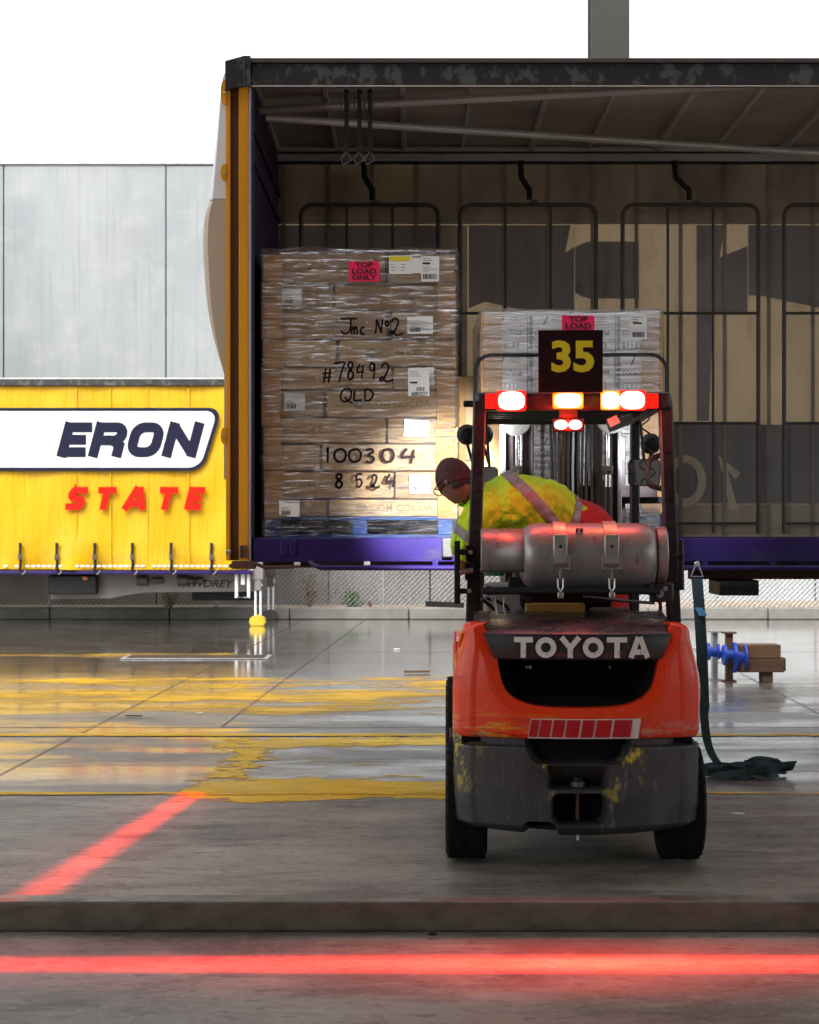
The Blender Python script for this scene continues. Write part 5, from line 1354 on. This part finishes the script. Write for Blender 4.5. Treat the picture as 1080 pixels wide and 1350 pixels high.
# gas cylinder in its cradle
YT = 7.74
cc0 = lf(775, 733, YT); rT = .151
xa, xb = lf(685, 0, YT).x, lf(867, 0, YT).x
tk = MB().lathe([(xa, .06), (xa + .004, .10), (xa + .02, .13), (xa + .05, .147), (xa + .09, rT), (xb - .09, rT), (xb - .05, .147), (xb - .02, .128), (xb - .006, .10), (xb, .06)], (0, cc0.y, cc0.z), 'X', 48)
tko = tk.build('gas_cylinder', MT['tank'], fk, ang=50)
xc0, xc1 = lf(634, 0, YT).x, lf(692, 0, YT).x
ring = []
for x in (xc0, xc0 + .004, xc1):      # valve guard: open at the lower side
    ring.append([(x, cc0.y + .128 * math.cos(R(t)), cc0.z + .004 + .122 * math.sin(R(t))) for t in range(-40, 221, 10)])
gd = MB().loft(ring, closed_u=False).build('valve_guard', MT['tank'], tko); sm_ = gd.modifiers.new('solid', 'SOLIDIFY'); sm_.thickness = .006
MB().lathe([(xb - .01, .095), (xb - .008, .128), (xb + .03, .13), (xb + .036, .126), (xb + .036, .09)], (0, cc0.y, cc0.z + .006), 'X', 40).build('foot_ring', MT['tank'], tko)
MB().cyl((xc0 + .03, cc0.y - .02, cc0.z - .04), (xc1, cc0.y - .02, cc0.z - .04), .02, 12).build('valve', MT['galv'], tko)
MB().lathe([(0, .01), (0, .045), (.014, .05), (.02, .045), (.02, .01)], (xc0 + .06, cc0.y - .06, cc0.z - .09), 'Z', 18).build('valve_wheel', simple('green_handwheel', (.02, .09, .05), .4), tko)
text('lettering', 'FL', .05, MT['ink'], tko, (lf(760, 0, YT).x, cc0.y - .105, cc0.z + .113), rot=(R(42), 0, R(180)), bold=.05)
for px0, px1 in ((730.5, 747), (797.5, 815)):
    x0, x1 = lf(px0, 0, YT - .15).x, lf(px1, 0, YT - .15).x; xm = (x0 + x1) / 2
    b = MB(); ring = []
    for t in range(40, 196, 8):
        c, s = math.cos(R(t)), math.sin(R(t)); ring.append([(x0, cc0.y + (rT + .004) * c, cc0.z + (rT + .004) * s), (x1, cc0.y + (rT + .004) * c, cc0.z + (rT + .004) * s), (x1, cc0.y + (rT + .010) * c, cc0.z + (rT + .010) * s), (x0, cc0.y + (rT + .010) * c, cc0.z + (rT + .010) * s)])
    b.loft(ring, True, False, True); so = b.build('clamp_strap', MT['strapsteel'], fk)
    yy = cc0.y - rT - .012
    MB().bx(x0 - .003, x1 + .003, yy - .008, yy + .0, cc0.z - .035, cc0.z + .10).build('clamp_plate', MT['strapsteel'], so, .004)
    MB().cyl((xm, yy - .014, cc0.z + .045), (xm, yy - .007, cc0.z + .045), .007, 10).build('rivet', MT['black'], so)
    zq = cc0.z - .055
    MB().tube([(x0 - .012, yy - .012, zq + .06), (x0 - .012, yy - .012, zq), (x1 + .012, yy - .012, zq), (x1 + .012, yy - .012, zq + .06)], .004, 6).build('latch_loop', MT['steel'], so)
    MB().tube([(xm, yy - .012, zq), (xm, yy - .012, zq - .05)], .005, 6).build('latch_rod', MT['steel'], so)
    MB().tube([(xm - .012, yy - .012, zq - .045), (xm - .012, yy - .012, zq - .085), (xm, yy - .012, zq - .105), (xm + .012, yy - .012, zq - .085), (xm + .012, yy - .012, zq - .045)], .0042, 6, True).build('latch_link', MT['steel'], so)
    MB().bx(xm - .013, xm + .013, yy - .025, yy + .01, zq - .135, zq - .105).build('latch_hook', MT['steel'], so, .004)
z_r = lf(0, 779, 7.6).z
MB().tube([lf(636, 779, 7.62), lf(870, 779, 7.62)], .017, 12).build('cradle_rail', MT['guard'], fk)
MB().bx(xa - .05, xb + .04, cc0.y + .05, cc0.y + .09, cc0.z - .17, cc0.z - .10).build('cradle', MT['guard'], fk, .005)
for px in (645, 858):
    p = lf(px, 779, 7.62); MB().bx(p.x - .012, p.x + .012, p.y, p.y + .3, p.z - .02, p.z + .02).build('cradle_arm', MT['guard'], fk, .004)
p = lf(871, 781, 7.66); MB().bx(p.x - .05, p.x + .06, p.y - .01, p.y + .02, p.z - .045, p.z + .045).build('hinge_plate', MT['guard'], fk, .01)
for dx, dz, r_ in ((-.004, -.005, .018), (.02, .018, .011)):
    MB().cyl((p.x + dx, p.y - .022, p.z + dz), (p.x + dx, p.y - .008, p.z + dz), r_, 14).build('hinge_bolt', MT['steel'], fk)
# bracket and latch gear on the left leg, post on the right
for px0, px1, py0, py1, Y in ((599, 607, 713, 796, 7.82), (606, 618, 724, 732, 7.83), (606, 616, 776, 783, 7.83), (614, 629, 719, 740, 7.88), (613, 628, 742, 765, 7.86)):
    a, b_ = lf(px0, py1, Y), lf(px1, py0, Y); MB().bx(a.x, b_.x, a.y, a.y + .05, a.z, b_.z).build('latch_bracket', MT['black'], fk, .004)
for px, py in ((620.5, 728), (619, 779), (610, 755)):
    p = lf(px, py, 7.81); MB().cyl((p.x, p.y - .012, p.z), (p.x, p.y + .03, p.z), .010, 10).build('bracket_bolt', MT['strapsteel'], fk)
MB().tube([lf(606, 755, 7.8), lf(624, 752, 7.8)], .012, 8).build('latch_pin', MT['steel'], fk)
MB().tube([lf(898, 712, 7.8), lf(898.5, 778, 7.8)], .014, 10).build('exhaust_post', MT['guard'], fk)
for py in (735, 776):
    MB().beam(lf(885, py, 7.8), lf(901, py - 1, 7.8), .03, .018).build('post_clamp', MT['black'], fk, .003)
# hoses and wiring above the counterweight
for a in (((635, 790), (652, 806), (648, 835)), ((690, 786), (716, 803), (745, 804), (772, 790)), ((770, 787), (820, 792), (862, 795)), ((640, 788), (668, 800), (672, 826)), ((868, 788), (871, 800), (868, 822))):
    MB().tube([tuple(lf(x, y, 7.85 + .03 * i)) for i, (x, y) in enumerate(smoothpts(a, 5))], .009, 6).build('hose', MT['hose'], fk)
for a in (((647, 785), (653, 800), (655, 812)), ((652, 785), (655, 803), (656, 815)), ((665, 786), (664, 800), (666, 812))):
    MB().tube([tuple(lf(x, y, 7.7)) for x, y in smoothpts(a, 4)], .003, 5).build('wire', MT['galv'], fk)
# mirrors, handle, small boxes under the guard
for x0, x1, y0, y1, Y, nm in ((828.5, 871, 605, 641, 8.75, 'rear_view_mirror'), (634, 657, 615, 641, 8.9, 'rear_view_mirror')):
    a, b_ = lf(x0, y1, Y), lf(x1, y0, Y); pts = rrect(a.x, b_.x, a.z, b_.z, .025, 5)
    o = MB().prism(pts, a.y + .001, a.y + .02, lambda x, y, z: (x, z, y)).build(nm, MT['black'], fk, .003)
    MB().prism([((x - (a.x + b_.x) / 2) * .93 + (a.x + b_.x) / 2, (z - (a.z + b_.z) / 2) * .93 + (a.z + b_.z) / 2) for x, z in pts], a.y - .002, a.y + .0005, lambda x, y, z: (x, z, y)).build('mirror_glass', MT['mirror'], o, smooth=False)
    MB().tube([((a.x + b_.x) / 2, a.y + .02, b_.z), ((a.x + b_.x) / 2 - .02, a.y + .03, ztop - .06)], .008, 8).build('mirror_stem', MT['black'], o)
MB().tube([tuple(lf(x, y, 8.1)) for x, y in smoothpts([(872, 600), (858, 606), (854, 622), (856, 637), (864, 642), (878, 645)], 5)], .014, 8).build('grab_handle', MT['guard'], fk)
a, b_ = lf(800, 570, 8.3), lf(836, 545, 8.3); MB().box((a + b_) / 2, (.13, .06, .05), Matrix.Rotation(-.35, 3, 'Y')).build('reversing_alarm', MT['greyplastic'], fk, .005)
p = lf(809, 555, 7.9); MB().box(p, (.05, .004, .04), Matrix.Rotation(-.45, 3, 'Y')).build('tag', MT['whiteplastic'], fk)
p = lf(822.5, 568, 8.2); MB().lathe([(-.004, .001), (-.004, .004), (.004, .004), (.004, .001)], p, 'Y', 8).build('indicator_light', lampmat('green_led', (.1, 1, .4), 3), fk)
# coiled red wiring by the right leg
MB().tube([tuple(lf(850 + 6 * math.sin(t * .9) + t * .35, 545 + t * 3.4, 8.6)) for t in range(28)], .005, 6).build('wire', MT['hose'], fk)
# mast: channels, cylinders, chains, hoses, sheaves
def mcol(px0, px1, py0, py1, Y, dep, m, nm, bev=.004):
    a, b_ = lf(px0, py1, Y), lf(px1, py0, Y); return MB().bx(a.x, b_.x, a.y, a.y + dep, a.z, b_.z).build(nm, MT[m], fk, bev)
for xa_, xb_, m in ((659, 667, 'galv'), (814.5, 820, 'galv')): mcol(xa_, xb_, 525, 800, 9.5, .03, m, 'outer_mast_face')
for xa_, xb_ in ((660, 677), (800, 818)): mcol(xa_, xb_, 522, 960, 9.54, .12, 'mast', 'outer_mast')
for xa_, xb_ in ((688, 704), (779, 795)): mcol(xa_, xb_, 525, 930, 9.56, .11, 'mast', 'inner_mast')
for xa_, xb_, m in ((686, 689, 'steel'), (701, 703.5, 'galv'), (779, 781.5, 'galv')): mcol(xa_, xb_, 530, 900, 9.52, .03, m, 'mast_edge', .002)
for py in (527, 640, 780): mcol(662, 816, py, py + 13, 9.68, .05, 'mast', 'mast_cross_member')
for px in (682, 801.5):
    MB().cyl(lf(px, 620, 9.45), lf(px, 548, 9.45), .011, 14).build('lift_rod', MT['chrome'], fk)
    o = MB().cyl(lf(px, 900, 9.45), lf(px, 632, 9.45), .028, 18).build('lift_cylinder', MT['mast'], fk)
    MB().cyl(lf(px, 642, 9.44), lf(px, 626, 9.44), .022, 16).build('cylinder_gland', MT['chrome'], o)
    a = lf(px - 7, 626, 9.43); b_ = lf(px + 7, 614, 9.43); MB().bx(a.x, b_.x, a.y, a.y + .06, a.z, b_.z).build('rod_bracket', MT['dirtysteel'], o, .003)
    MB().lathe([(-.02, .0), (-.02, .01), (0., .01), (0, .0)], lf(px, 623, 9.42), 'Y', 10).build('rod_bolt', MT['chrome'], o)
c = lf(680.5, 555, 9.4)
for c_, nm in ((c, 'chain_sheave'), (lf(806, 552, 9.42), 'chain_sheave')):
    MB().lathe([(-.02, .045), (-.02, .08), (-.012, .083), (-.008, .074), (.008, .074), (.012, .083), (.02, .08), (.02, .045)], c_, 'Y', 32).build(nm, MT['whiteplastic'], fk)
for px in (693, 715.5, 790):
    b = MB(); z0, z1 = lf(0, 700, 9.48).z, lf(0, 556, 9.48).z; x = lf(px, 0, 9.48).x; y = lf(px, 0, 9.48).y; n = int((z1 - z0) / .018)
    for i in range(n): b.bx(x - (.012 if i % 2 else .008), x + (.012 if i % 2 else .008), y, y + .012, z0 + i * .018, z0 + i * .018 + .0165)
    b.build('lift_chain', MT['dirtysteel'], fk, smooth=False)
for px, r_, m in ((727, .008, 'hose'), (732, .01, 'dirtysteel'), (738, .010, 'hose'), (743, .012, 'rust'), (750, .010, 'hose'), (756, .008, 'galv'), (763, .010, 'hose'), (768, .008, 'rust'), (774, .012, 'hose')):
    MB().tube([tuple(lf(px + .8 * math.sin(k * 1.3 + px), 540 + k * 40, 9.5)) for k in range(8)], r_, 8).build('mast_hose', MT[m], fk)
MB().cyl(lf(752, 900, 9.6), lf(752, 560, 9.6), .05, 20).build('free_lift_cylinder', MT['mast'], fk)
# carriage, forks, load backrest
YC = 9.84
for py in (640, 700): mcol(640, 866, py, py + 16, 9.76, .05, 'mast', 'carriage_bar')
for px in (690, 812):
    zf = ZD + .05
    p = lf(px, 0, 9.8); b = MB().bx(p.x - .06, p.x + .06, p.y + .03, p.y + .07, zf, zf + .55); b.bx(p.x - .06, p.x + .06, p.y + .07, p.y + 1.12, zf, zf + .035); b.build('fork', MT['mast'], fk, .004)
xl, xr, zt2, zb2 = lf(626.5, 0, YC).x, lf(878.5, 0, YC).x, lf(0, 468, YC).z, lf(0, 655, YC).z; yb2 = lf(750, 0, YC).y; rr_ = .09
pts = [(xl, yb2, zb2), (xl, yb2, zt2 - rr_)] + [(xl + rr_ - rr_ * math.cos(t), yb2, zt2 - rr_ + rr_ * math.sin(t)) for t in (.4, .8, 1.2)] + [(xl + rr_, yb2, zt2), (xr - rr_, yb2, zt2)] + [(xr - rr_ + rr_ * math.sin(t), yb2, zt2 - rr_ + rr_ * math.cos(t)) for t in (.4, .8, 1.2)] + [(xr, yb2, zt2 - rr_), (xr, yb2, zb2)]
lbk = MB().tube(pts, .011, 8).build('load_backrest', MT['black'], fk)
MB().bx(xl, xr, yb2 - .01, yb2 + .01, zb2 - .04, zb2).build('backrest_bar', MT['black'], lbk, .003)
# front work lamps: round housings facing the load
for px, py, Y in ((616, 573, 9.3), (637, 573, 9.3), (858, 585, 9.3)):
    c = lf(px, py, Y); rings = [(-.06, .012), (-.055, .035), (-.03, .052), (.0, .058), (.01, .058)]
    o = MB().lathe(rings, c, 'Y', 24).build('work_lamp', MT['black'], fk)
    MB().lathe([(.0105, .002), (.0105, .052), (.016, .05), (.02, .002)], c, 'Y', 24).build('lamp_lens', MT['lamp_white'], o)
    MB().tube([tuple(c + Vector((.0, -.02, -.05))), tuple(c + Vector((.03 if px < 700 else -.03, -.03, -.16)))], .008, 6).build('lamp_stem', MT['black'], o)
def work_light(px, py, Y, tx, ty, tY, e, size=70):
    l = bpy.data.lights.new('work_light', 'SPOT'); l.energy = e; l.color = (.82, .9, 1); l.spot_size = R(size); l.spot_blend = .6; l.shadow_soft_size = .05
    o = bpy.data.objects.new('work_light', l); COL.objects.link(o); p = P(px, py, Y) + Vector((0, .05, 0)); d = P(tx, ty, tY) - p
    m = d.to_track_quat('-Z', 'Y').to_matrix().to_4x4(); m.translation = p; o.parent = fk; o.matrix_local = FI @ m
work_light(612, 580, 9.4, 588, 655, 10.5, 170, 62)
work_light(640, 573, 9.3, 670, 620, 10.1, 16, 90)
work_light(858, 585, 9.3, 830, 640, 10.1, 18, 90)

# ---------------------------------------------------------------- the driver leaning out
MT['hivis'] = (lambda m: (m.tint((.36, .62, .01), m.noise(6), .4), m.bump(m.noise(11, (1.6, 1, .7), 4, .6, .3, .7), .7, .03), m)[-1].m)(Mat('hivis_lime_fabric', (.50, .85, .015), .75))
MT['hivisorange'] = simple('hivis_orange_fabric', (.8, .30, .01), .7, 0, 8, .3, .2)
MT['tape'] = simple('grey_reflective_tape', (.26, .23, .24), .4, 0, 14, .3, .1)
MT['trouser'] = simple('red_work_trousers', (.42, .012, .012), .8, 0, 8, .4, .3, 90)
MT['skin'] = simple('skin', (.17, .075, .048), .5, 0, 14, .25, .1)
MT['cap'] = simple('dark_cap_fabric', (.06, .012, .012), .8, 0, 20, .4, .3, 120)
YP = 8.55
pers = thing('person', 'person in lime hi-vis shirt and dark cap leaning out of the forklift', 'person', tuple(FM @ Vector((.12, 1.35, .65))))
PO = Vector(pers.location)
def pp_(px, py, Y): return P(px, py, Y) - PO
# body: one continuous skinned figure under the clothes
J_ = {'pel': pp_(782, 702, 8.62), 'wai': pp_(748, 684, 8.56), 'che': pp_(685, 668, 8.46), 'nck': pp_(634, 661, 8.38), 'nc2': pp_(620, 655, 8.36), 'hed': pp_(600, 634, 8.34),
      'lsh': pp_(640, 684, 8.30), 'lel': pp_(611, 715, 8.42), 'lha': pp_(612, 741, 8.66), 'rsh': pp_(660, 652, 8.60), 'rel': pp_(690, 690, 8.85), 'rha': pp_(712, 720, 8.98),
      'lhp': pp_(772, 716, 8.58), 'lkn': pp_(760, 842, 8.78), 'lft': pp_(758, 946, 8.66), 'lto': pp_(757, 952, 8.86), 'rhp': pp_(800, 710, 8.68), 'rkn': pp_(812, 838, 8.84), 'rft': pp_(808, 944, 8.72), 'rto': pp_(808, 950, 8.92)}
EDG = [('pel', 'wai'), ('wai', 'che'), ('che', 'nck'), ('nck', 'nc2'), ('nc2', 'hed'), ('che', 'lsh'), ('lsh', 'lel'), ('lel', 'lha'), ('che', 'rsh'), ('rsh', 'rel'), ('rel', 'rha'), ('pel', 'lhp'), ('lhp', 'lkn'), ('lkn', 'lft'), ('lft', 'lto'), ('pel', 'rhp'), ('rhp', 'rkn'), ('rkn', 'rft'), ('rft', 'rto')]
RAD = {'pel': .12, 'wai': .11, 'che': .125, 'nck': .055, 'nc2': .052, 'hed': .08, 'lsh': .055, 'lel': .042, 'lha': .03, 'rsh': .055, 'rel': .042, 'rha': .03, 'lhp': .08, 'lkn': .055, 'lft': .04, 'lto': .035, 'rhp': .08, 'rkn': .055, 'rft': .04, 'rto': .035}
keys = list(J_); me = bpy.data.meshes.new('body'); me.from_pydata([tuple(J_[k]) for k in keys], [(keys.index(a), keys.index(b_)) for a, b_ in EDG], [])
bo = bpy.data.objects.new('body', me); COL.objects.link(bo); bo.parent = pers; me.materials.append(MT['skin'])
sk = bo.modifiers.new('skin', 'SKIN'); sk.use_smooth_shade = True
for i, k in enumerate(keys): me.skin_vertices[0].data[i].radius = (RAD[k], RAD[k]); me.skin_vertices[0].data[i].use_root = (k == 'pel')
sb = bo.modifiers.new('sub', 'SUBSURF'); sb.levels = 2; sb.render_levels = 2
def garment(path, name, m, n=28, fold=.008, seed=0., par=pers, caps=True, f0=0., f1=1., grow=0., sub=5):
    """path: (centre, radius in the picture plane, radius in depth)"""
    cs = smoothpts([(*p, a, b_) for p, a, b_ in path], sub); N = len(cs); rings = []
    for i, c in enumerate(cs):
        t = i / (N - 1)
        if t < f0 or t > f1: continue
        p = Vector(c[:3]); a = Vector(cs[min(i + 1, N - 1)][:3]) - Vector(cs[max(i - 1, 0)][:3]); a.normalize()
        v = Vector((0, 1, 0)); v = (v - a * v.dot(a)).normalized(); u = a.cross(v).normalized(); ring = []
        for k in range(n):
            th = 2 * PI * k / n; r1, r2 = c[3] + grow, c[4] + grow
            w = noise.noise((p.x * 9 + seed, math.cos(th) * 1.6 + p.z * 5, math.sin(th) * 1.6)) * fold + noise.noise((p.x * 26 + seed, math.cos(th) * 4, math.sin(th) * 4)) * fold * .5
            ring.append(p + u * math.cos(th) * (r1 + w) + v * math.sin(th) * (r2 + w))
        rings.append(ring)
    return MB().loft(rings, True, False, caps).build(name, MT[m], par, ang=80)
torso = [(pp_(757, 694, 8.57), .125, .155), (pp_(742, 684, 8.55), .135, .165), (pp_(718, 673, 8.51), .15, .18), (pp_(692, 667, 8.47), .155, .2), (pp_(665, 666, 8.43), .145, .205), (pp_(644, 664, 8.4), .115, .185), (pp_(630, 660, 8.37), .085, .12), (pp_(624, 657, 8.365), .068, .07)]
sh = garment(torso, 'shirt', 'hivis', 190, .028, 2., sub=28)
garment([(pp_(630, 660, 8.37), .076, .085), (pp_(623, 656, 8.362), .068, .072), (pp_(617, 652, 8.355), .072, .078)], 'collar', 'hivis', 30, .006, 5., sh, False)
def band_on(src, c, axis, w, name, m):
    """tape sewn on a garment: the strip of its faces around a cutting plane, a little proud"""
    me = src.data; b = MB(); idx = {}; axis = Vector(axis).normalized(); c = Vector(c); fs = []
    for p in me.polygons:
        if len(p.vertices) == 4 and abs((p.center - c).dot(axis)) < w: fs.append(list(p.vertices))
    for f in fs:
        for v in f:
            if v not in idx: idx[v] = len(idx); b.v.append(me.vertices[v].co + me.vertices[v].normal * .004)
    b.f = [[idx[v] for v in f] for f in fs]; return b.build(name, MT[m], src, ang=80)
ax1 = pp_(723, 646, 8.49) - pp_(683, 684, 8.49)
band_on(sh, pp_(704, 664, 8.49), ax1, .027, 'chest_tape', 'tape')
ax2 = pp_(742, 684, 8.55) - pp_(757, 694, 8.57)
band_on(sh, pp_(743, 682, 8.55), ax2 + Vector((0, 0, -.01)), .026, 'waist_tape', 'tape')
ls = garment([(pp_(650, 668, 8.36), .10, .12), (pp_(636, 680, 8.33), .098, .11), (pp_(622, 698, 8.33), .082, .085), (pp_(614, 714, 8.36), .07, .075), (pp_(611, 724, 8.42), .062, .066)], 'left_sleeve', 'hivis', 110, .016, 4., sh, sub=24)
band_on(ls, pp_(620, 700, 8.33), pp_(614, 714, 8.36) - pp_(622, 698, 8.33), .024, 'sleeve_tape', 'tape')
garment([(pp_(662, 655, 8.58), .08, .085), (pp_(676, 672, 8.72), .07, .075), (pp_(688, 688, 8.82), .06, .065)], 'right_sleeve', 'hivis', 22, .01, 6., sh)
tro = garment([(pp_(740, 686, 8.555), .122, .155), (pp_(760, 692, 8.58), .135, .165), (pp_(778, 702, 8.6), .14, .165), (pp_(790, 718, 8.62), .12, .15), (pp_(792, 730, 8.63), .08, .12)], 'trousers', 'trouser', 32, .014, 8.)
for hp, kn, ft in (('lhp', 'lkn', 'lft'), ('rhp', 'rkn', 'rft')):
    garment([(J_[hp], .1, .11), (J_[hp] * .5 + J_[kn] * .5, .088, .095), (J_[kn], .075, .08), (J_[kn] * .5 + J_[ft] * .5, .068, .072), (J_[ft] + Vector((0, 0, .05)), .062, .066)], 'trouser_leg', 'trouser', 20, .012, 3., tro)
for a, b_ in (('lft', 'lto'), ('rft', 'rto')):
    garment([(J_[a] + Vector((0, -.05, -.02)), .04, .05), (J_[a] + Vector((0, .0, -.02)), .052, .055), (J_[b_] + Vector((0, .0, -.015)), .045, .05), (J_[b_] + Vector((0, .05, -.02)), .025, .03)], 'boot', 'blackmatte', 18, .002, 1.)
# head: sculpted ellipsoid with face, ear, cap, glasses; turned to the left, tilted down
HC = J_['hed']; HR = Matrix.Rotation(R(100), 3, 'Z')     # local -Y (face) turned to point left (-X) and slightly forward
HR = Matrix.Rotation(R(44), 3, 'Z') @ Matrix.Rotation(R(-32), 3, 'X')
def head_pt(v): return HC + HR @ Vector(v)
hd = MB(); rings = []
for j in range(19):
    ph = PI * j / 18; z = math.cos(ph); rr_ = math.sin(ph); ring = []
    for k in range(28):
        th = 2 * PI * k / 28; x, y = math.cos(th) * rr_, math.sin(th) * rr_      # +y = face
        jaw = 1 - .22 * max(0, -z) * 1.0
        vx, vy, vz = x * .074 * jaw, y * .094 * (1 - .12 * max(0, -z) * (1 if y < 0 else .3)), z * .115
        front = max(0, math.sin(th)) ** 10
        vy += front * (.016 * math.exp(-((z + .12) / .16) ** 2) + .006 * math.exp(-((z + .42) / .06) ** 2) + .007 * math.exp(-((z + .56) / .05) ** 2) + .012 * math.exp(-((z + .85) / .15) ** 2))
        side = math.exp(-((abs(math.cos(th)) - .38) / .18) ** 2) * (1 if math.sin(th) > 0 else 0)
        vy -= side * .010 * math.exp(-((z - .08) / .12) ** 2)
        ring.append(head_pt((vx, vy, vz)))
    rings.append(ring)
hd.loft(rings, True, False, True); hdo = hd.build('head', MT['skin'], pers, ang=80)
for s in (-1, 1):
    MB().lathe([(-.005, .004), (-.004, .011), (.0, .016), (.003, .012), (.005, .004)], (0, 0, 0), 'X', 16).build('ear', MT['skin'], hdo, loc=head_pt((s * .076, -.008, -.012)), rot=HR.to_euler())
    MB().tube([tuple(head_pt((s * .034 + .026 * math.cos(2 * PI * k / 16), .105, -.002 + .019 * math.sin(2 * PI * k / 16)))) for k in range(16)], .0028, 6, True).build('glasses_rim', MT['black'], hdo)
    MB().tube([tuple(head_pt((s * .06, .1, .006))), tuple(head_pt((s * .079, .04, .008))), tuple(head_pt((s * .08, -.02, .004)))], .0028, 6).build('glasses_arm', MT['black'], hdo)
    MB().lathe([(-.004, .001), (-.004, .009), (.003, .009), (.003, .001)], (0, 0, 0), 'Y', 12).build('eye', MT['whiteplastic'], hdo, loc=head_pt((s * .033, .084, .0)), rot=HR.to_euler())
cp_ = MB(); rings = []
for j in range(9):
    ph = PI * .585 * j / 8; z = math.cos(ph); r_ = math.sin(ph)
    rings.append([head_pt((math.cos(2 * PI * k / 28) * (r_ * .081 + .001), math.sin(2 * PI * k / 28) * (r_ * .101 + .001), z * .118 + .012 - (.028 * max(0, -math.sin(2 * PI * k / 28)) * j / 8))) for k in range(28)])
cp_.loft(rings, True, False, True); capo = cp_.build('cap', MT['cap'], hdo, ang=80)
# hair below the cap
hr = MB(); rings = []
for j in range(5):
    z = .02 - .022 * j; rings.append([head_pt((math.sin(a) * (.0785 - .001 * j), -math.cos(a) * (.098 - .004 * j), z)) for a in [R(-72 + 144 * k / 20) for k in range(21)]])
hr.loft(rings, closed_u=False); b_ = hr.build('hair', simple('dark_hair', (.02, .013, .01), .7, 0, 40, .4, .3, 150), hdo); md = b_.modifiers.new('s', 'SOLIDIFY'); md.thickness = .004
# left hand gripping the lower guard bracket: palm and five fingers
hc = J_['lha']
hm = MB(); hm.tube([hc + Vector((0, -.03, .01)), hc, hc + Vector((.0, .04, -.008)), hc + Vector((0, .075, -.012))], [.026, .034, .036, .03], 12)
ho = hm.build('left_hand', MT['skin'], pers)
for k in range(4):
    b0 = hc + Vector((-.03 + .02 * k, .07, -.012)); l = (.03, .036, .034, .026)[k]
    MB().tube([b0, b0 + Vector((0, l, -.006)), b0 + Vector((0, l * 1.5, -.03)), b0 + Vector((0, l * 1.3, -.055))], [.0095, .009, .0082, .007], 8).build('finger', MT['skin'], ho)
MB().tube([hc + Vector((.03, .01, -.005)), hc + Vector((.05, .03, -.02)), hc + Vector((.045, .055, -.04))], [.012, .010, .008], 8).build('thumb', MT['skin'], ho)
hc = J_['rha']
hm = MB(); hm.tube([hc + Vector((-.01, -.03, .01)), hc, hc + Vector((.02, .04, -.008)), hc + Vector((.03, .075, -.012))], [.026, .034, .036, .03], 12); ho = hm.build('right_hand', MT['skin'], pers)
for k in range(4):
    b0 = hc + Vector((.0 + .02 * k, .07, -.012)); l = (.03, .036, .034, .026)[k]
    MB().tube([b0, b0 + Vector((0, l, -.006)), b0 + Vector((0, l * 1.5, -.03)), b0 + Vector((0, l * 1.3, -.055))], [.0095, .009, .0082, .007], 8).build('finger', MT['skin'], ho)
MB().tube([hc + Vector((-.03, .01, -.005)), hc + Vector((-.04, .03, -.02)), hc + Vector((-.03, .055, -.04))], [.012, .010, .008], 8).build('thumb', MT['skin'], ho)
